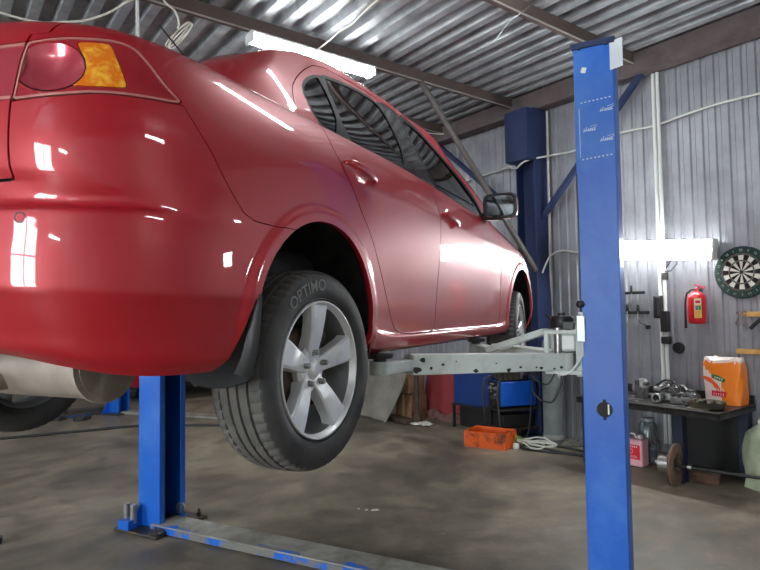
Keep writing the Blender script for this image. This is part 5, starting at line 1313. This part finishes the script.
m=MB(); m.box((0,0,.03),(.16,.55,.05)); o=build('wooden_plank',m,mat('dark_plank',rgb(74,58,44),rough=.85,noise=(rgb(48,38,30),7,.4,.7)),None,bevel=.004,loc=R(4.90,6.12,0),rz=RZ-.12); tag(o,'dark short plank on the floor below the cardboard boxes','plank')
rust_d=mat('dark_rusty_iron',rgb(74,56,46),rough=.8,noise=(rgb(50,38,32),9,.4,.7))
t=thing('axle_stand','rusty steel axle stand in front of the red panel','stand',4.99,5.86)
m=MB(); m.cyl((0,0,.03),(0,0,.72),.028,n=18); m.cyl((0,0,.40),(0,0,.76),.020,n=14); build('stand_post',m,rust_d,t,smooth=True)
m=MB(); m.prism([(.11*math.cos(q),.11*math.sin(q)) for q in [k*PI/3 for k in range(6)]],0,.02); m.tube([(0,0,.10),(0,0,.03)],[.04,.075],16); build('stand_foot',m,rust_d,t,bevel=.003)
m=MB(); m.box((0,0,.77),(.10,.05,.02)); build('saddle',m,rust_d,t)
m=MB(); P=[[(.02*math.sin(3*i+j)+.05*i-.1,.06*j-.12,.018+.012*math.sin(2.3*i+1.7*j)) for j in range(5)] for i in range(5)]; m.slab(P,.004); o=build('crumpled_paper',m,label_w,None,smooth=True,loc=R(4.95,5.70,0),rz=RZ); tag(o,'crumpled pale paper on the floor right of the rusty stand','paper')
# gas cylinder
t=thing('gas_cylinder','tall grey gas cylinder standing behind the lift carriage','gas cylinder',5.36,4.02)
m=MB(); m.lathe([(0,0),(.098,0),(.102,.02),(.102,1.02),(.09,1.10),(.05,1.15),(.03,1.17),(0,1.17)],None,40,False); build('cylinder',m,tank_grey,t,smooth=True)
m=MB(); m.lathe([(.0,1.16),(.035,1.16),(.035,1.19),(.02,1.20),(.018,1.24),(0,1.24)],None,16,False); build('valve',m,steel,t,smooth=True)
m=MB(); m.lathe([(.103,.05),(.107,.05),(.107,.10),(.103,.10)],None,40,False); build('foot_band',m,mat('foot_grey',rgb(150,152,148),rough=.6),t,smooth=True)
t=thing('tool_hook_rail','steel rail on the wall holding the hanging hoses behind the lift post','rail',5.60,3.92,1.12)
m=MB(); m.box((0,0,0),(.04,.7,.04)); build('rail_bar',m,dark_steel,t)
names=['hose just right of the gas cylinder','second hose from the gas cylinder','third hose from the gas cylinder','fourth hose from the gas cylinder','hose nearest the lift post']
for k in range(5):
    y=3.86-.045*k; x=5.55-.03*(k%2)
    cable('hanging_hose',[(5.575,y,1.14),(x,y,1.0),(x+.01,y+.012*math.sin(k*2),.6),(x,y-.01,.25),(x-.06,y+.01,.03),(x-.25,y+.12,.018)],.0085,greyhose,'straight grey '+names[k]+' hanging down to the floor','hose','grey hoses hanging beside the gas cylinder')
cable('looped_hose',[(5.575,4.22,1.14),(5.50,4.24,.9),(5.25,4.20,.62),(5.22,4.12,.50),(5.22,4.0,.46),(5.24,3.9,.50),(5.40,3.86,.8),(5.575,3.88,1.13)],.009,hosem,'black hose looping across the front of the gas cylinder, lower loop','hose')
cable('looped_hose',[(5.575,4.26,1.14),(5.46,4.28,.95),(5.22,4.18,.74),(5.21,4.05,.66),(5.22,3.94,.68),(5.40,3.90,.95),(5.575,3.91,1.13)],.007,hosem,'thin black hose looping across the front of the gas cylinder, upper loop','hose')
cable('power_lead',[(5.575,4.20,1.14),(5.36,4.24,.8),(5.30,4.26,.4),(5.24,4.26,.10),(5.10,4.25,.02),(4.98,4.12,.015)],.008,hosem,'black lead dropping from the wall to the floor between trolley and gas cylinder','cable')
# floor coil
pts=[]
for k in range(46):
    q=k*.42; r=.17+.03*math.sin(k*1.7); pts.append((5.02+r*.75*math.cos(q),3.98+r*1.15*math.sin(q),.02+.035*abs(math.sin(k*.37))+.002*k*.5))
cable('coiled_lead',pts,.008,mat('white_lead',rgb(206,208,200),rough=.5),'white lead coiled in loops on the floor before the gas cylinder','cable')
for k,(pts,lab) in enumerate((([(4.95,4.22,.012),(4.88,4.0,.012),(4.95,3.75,.012),(5.05,3.5,.012),(5.0,3.2,.012)],'black hose on the floor nearest the camera before the gas cylinder'),([(5.05,4.20,.012),(4.97,3.9,.03),(5.05,3.65,.012),(5.15,3.4,.012),(5.12,3.1,.012)],'black hose on the floor second nearest the camera before the gas cylinder'),([(5.15,4.30,.012),(5.22,3.85,.012),(5.25,3.6,.012),(5.2,3.3,.012)],'black hose on the floor close to the foot of the gas cylinder'))):
    cable('floor_hose',pts,.011,hosem,lab,'hose')
m=MB(); P=[[(.16*(i/9-.5)+.02*math.sin(4*j),.26*(j/9-.5),.03+.05*math.sin(PI*i/9)*math.sin(PI*j/9)*(1+.5*math.sin(7*i+3*j))) for j in range(10)] for i in range(10)]; m.slab(P,.01); o=build('work_glove',m,olive,None,smooth=True,loc=R(5.00,4.22,0),rz=RZ); tag(o,'crumpled olive green cloth on the floor right of the orange crate','cloth')
m=MB(); m.lathe([(0,0),(.03,0),(.035,.02),(.03,.05),(0,.055)],None,18,False); o=build('plastic_cup',m,white,None,smooth=True,loc=R(4.86,4.12,.0),rz=RZ); tag(o,'small white plastic cap on the floor right of the orange crate','plastic cap')
# ---------------- left background
cable('air_hose',[(-1.2,9.0,.015),(-.2,8.55,.015),(.605,8.31,.015),(1.4,8.17,.015),(2.09,8.04,.015),(2.5,7.75,.015),(3.1,7.2,.015)],.018,hosem,'black air hose lying across the floor behind the left rear wheel','hose')
cable('air_hose',[(.6,9.9,.012),(1.2,9.62,.012),(1.55,9.45,.012),(1.85,9.5,.012)],.013,mat('blue_hose',rgb(40,84,150),rough=.5),'thin blue air hose on the floor near the distant lift post','hose')
random.seed(2)
for k,(x,y,s_,lab) in enumerate(((1.6,9.1,.06,'dark rubber block nearest the distant lift post'),(1.35,9.3,.05,'dark rubber block left of the distant lift post'))):
    m=MB(); m.lathe([(0,0),(s_*1.5,0),(s_*1.5,s_*.7),(s_*1.2,s_),(0,s_)],None,16,False); m.box((s_,0,s_/2),(s_*2.4,s_*1.2,s_*.8)); o=build('lift_block',m,hosem,None,smooth=True,loc=R(x,y,0),rz=RZ); tag(o,lab,'rubber block')
m=MB()
random.seed(4)
for (x,y,r) in ((2.579,3.521,.022),(2.53,3.56,.010),(2.50,3.62,.006)):
    n=9; m.prism([(x+random.uniform(.5,1.2)*r*1.6*math.cos(2*PI*k/n),y+random.uniform(.5,1.2)*r*math.sin(2*PI*k/n)) for k in range(n)],0,.003)
o=build('paper_scraps',m,label_w,None,rz=RZ); tag(o,'tiny white paper scrap on the open concrete floor','scrap')
m=MB(); m.lathe([(0,0),(.05,0),(.055,.04),(.03,.05),(0,.05)],None,20,False); o=build('rubber_puck',m,hosem,None,smooth=True,loc=R(.30,4.55,0),rz=RZ); tag(o,'black rubber puck on the floor at the far left near the camera','rubber pad')
def ccable(n_,pts,*a,**k): return cable(n_,[SC(p) for p in pts],*a,**k)
# ceiling cables
wc=mat('white_flex',rgb(216,214,204),rough=.5)
ccable('hanging_flex',[(1.24,4.30,3.86),(1.28,4.27,3.74),(1.35,4.25,3.68),(1.38,4.25,3.60),(1.37,4.25,3.55)],.008,wc,'white flex dropping from the purlin to the coil above the car boot','cable')
pts=[]
for k in range(64):
    q=k*2*PI/14+.3; a=.080+.030*math.sin(k*.45)
    dx=math.cos(q)*a*.40+.02*math.sin(k*.3); dz=math.sin(q)*a*2.0
    pts.append((1.36+dx*.65+dz*.52,4.25+.004*(k%7),3.47+dz*.72-dx*.25))
ccable('coiled_flex',pts,.005,wc,'bundle of white flex looped up under the roof above the car boot','cable',sm=True)
ccable('hanging_flex',[(1.30,4.33,3.86),(1.10,4.30,3.72),(1.02,4.30,3.66),(.92,4.30,3.562),(.82,4.3,3.49),(.70,4.3,3.43),(.45,4.3,3.36),(.1,4.3,3.38)],.008,wc,'white flex sagging left from the purlin above the tail lamp','cable')
m=MB(); m.cyl(SC((1.02,4.0,3.86)),SC((1.03,4.0,2.9)),.012,n=10); o=build('drop_rod',m,cab_m,None,smooth=True,rz=RZ); tag(o,'thin pale rod hanging down from the roof above the tail lamp','rod')
ccable('lamp_flex',[(2.60,4.30,3.74),(2.66,4.20,3.80),(2.69,4.1,3.84),(2.72,3.95,3.855),(2.69,3.75,3.855),(2.67,3.5,3.855),(2.7,3.1,3.855)],.007,wc,'white flex running along the roof sheet from the lamp over the car','cable')
ccable('beam_flex',[(4.5,5.45,3.74),(4.64,5.46,3.70),(4.85,5.5,3.72),(5.15,5.5,3.74),(5.4,5.3,3.76)],.010,wc,'short white flex under the roof near the top of the stay pipe','cable')
ccable('tie_wire',[(3.55,3.12,3.62),(3.56,2.98,3.72),(3.58,2.86,3.76),(3.57,2.70,3.79),(3.56,2.5,3.85)],.003,wire,'loose tie wire curling off the purlin left of the lift post top','wire')
# ---------------- red car beyond the second lift: the same body again, standing on its wheels
def copy_tree(o,parent,dz=0):
    c=o.copy(); C.objects.link(c); c.parent=parent
    for ch in [q for q in KIDS.get(o.name,[])]: copy_tree(ch,c)
    return c
KIDS={}
for o in list(bpy.data.objects):
    if o.parent is not None: KIDS.setdefault(o.parent.name,[]).append(o)
c2=car.copy(); C.objects.link(c2); c2.location=R(3.45,10.95,.02); c2.rotation_euler=(0,0,RZ+PI/2)
tag(c2,'distant red car parked on the floor beyond the second lift','car')
for ch in KIDS[car.name]:
    k=copy_tree(ch,c2)
    if ch.name.startswith(('wheel','brake_calliper')) and not ch.name.startswith('wheel_arch'): k.location.z+=.125
# ============================================================ world and view
w=bpy.data.worlds.new('world'); bpy.context.scene.world=w; w.use_nodes=True
w.node_tree.nodes['Background'].inputs[0].default_value=(.75,.85,1,1); w.node_tree.nodes['Background'].inputs[1].default_value=.3
sc=bpy.context.scene; sc.view_settings.view_transform='Standard'; sc.view_settings.look='None'; sc.view_settings.gamma=1; sc.view_settings.use_curve_mapping=False
sc.view_settings.exposure=1.28
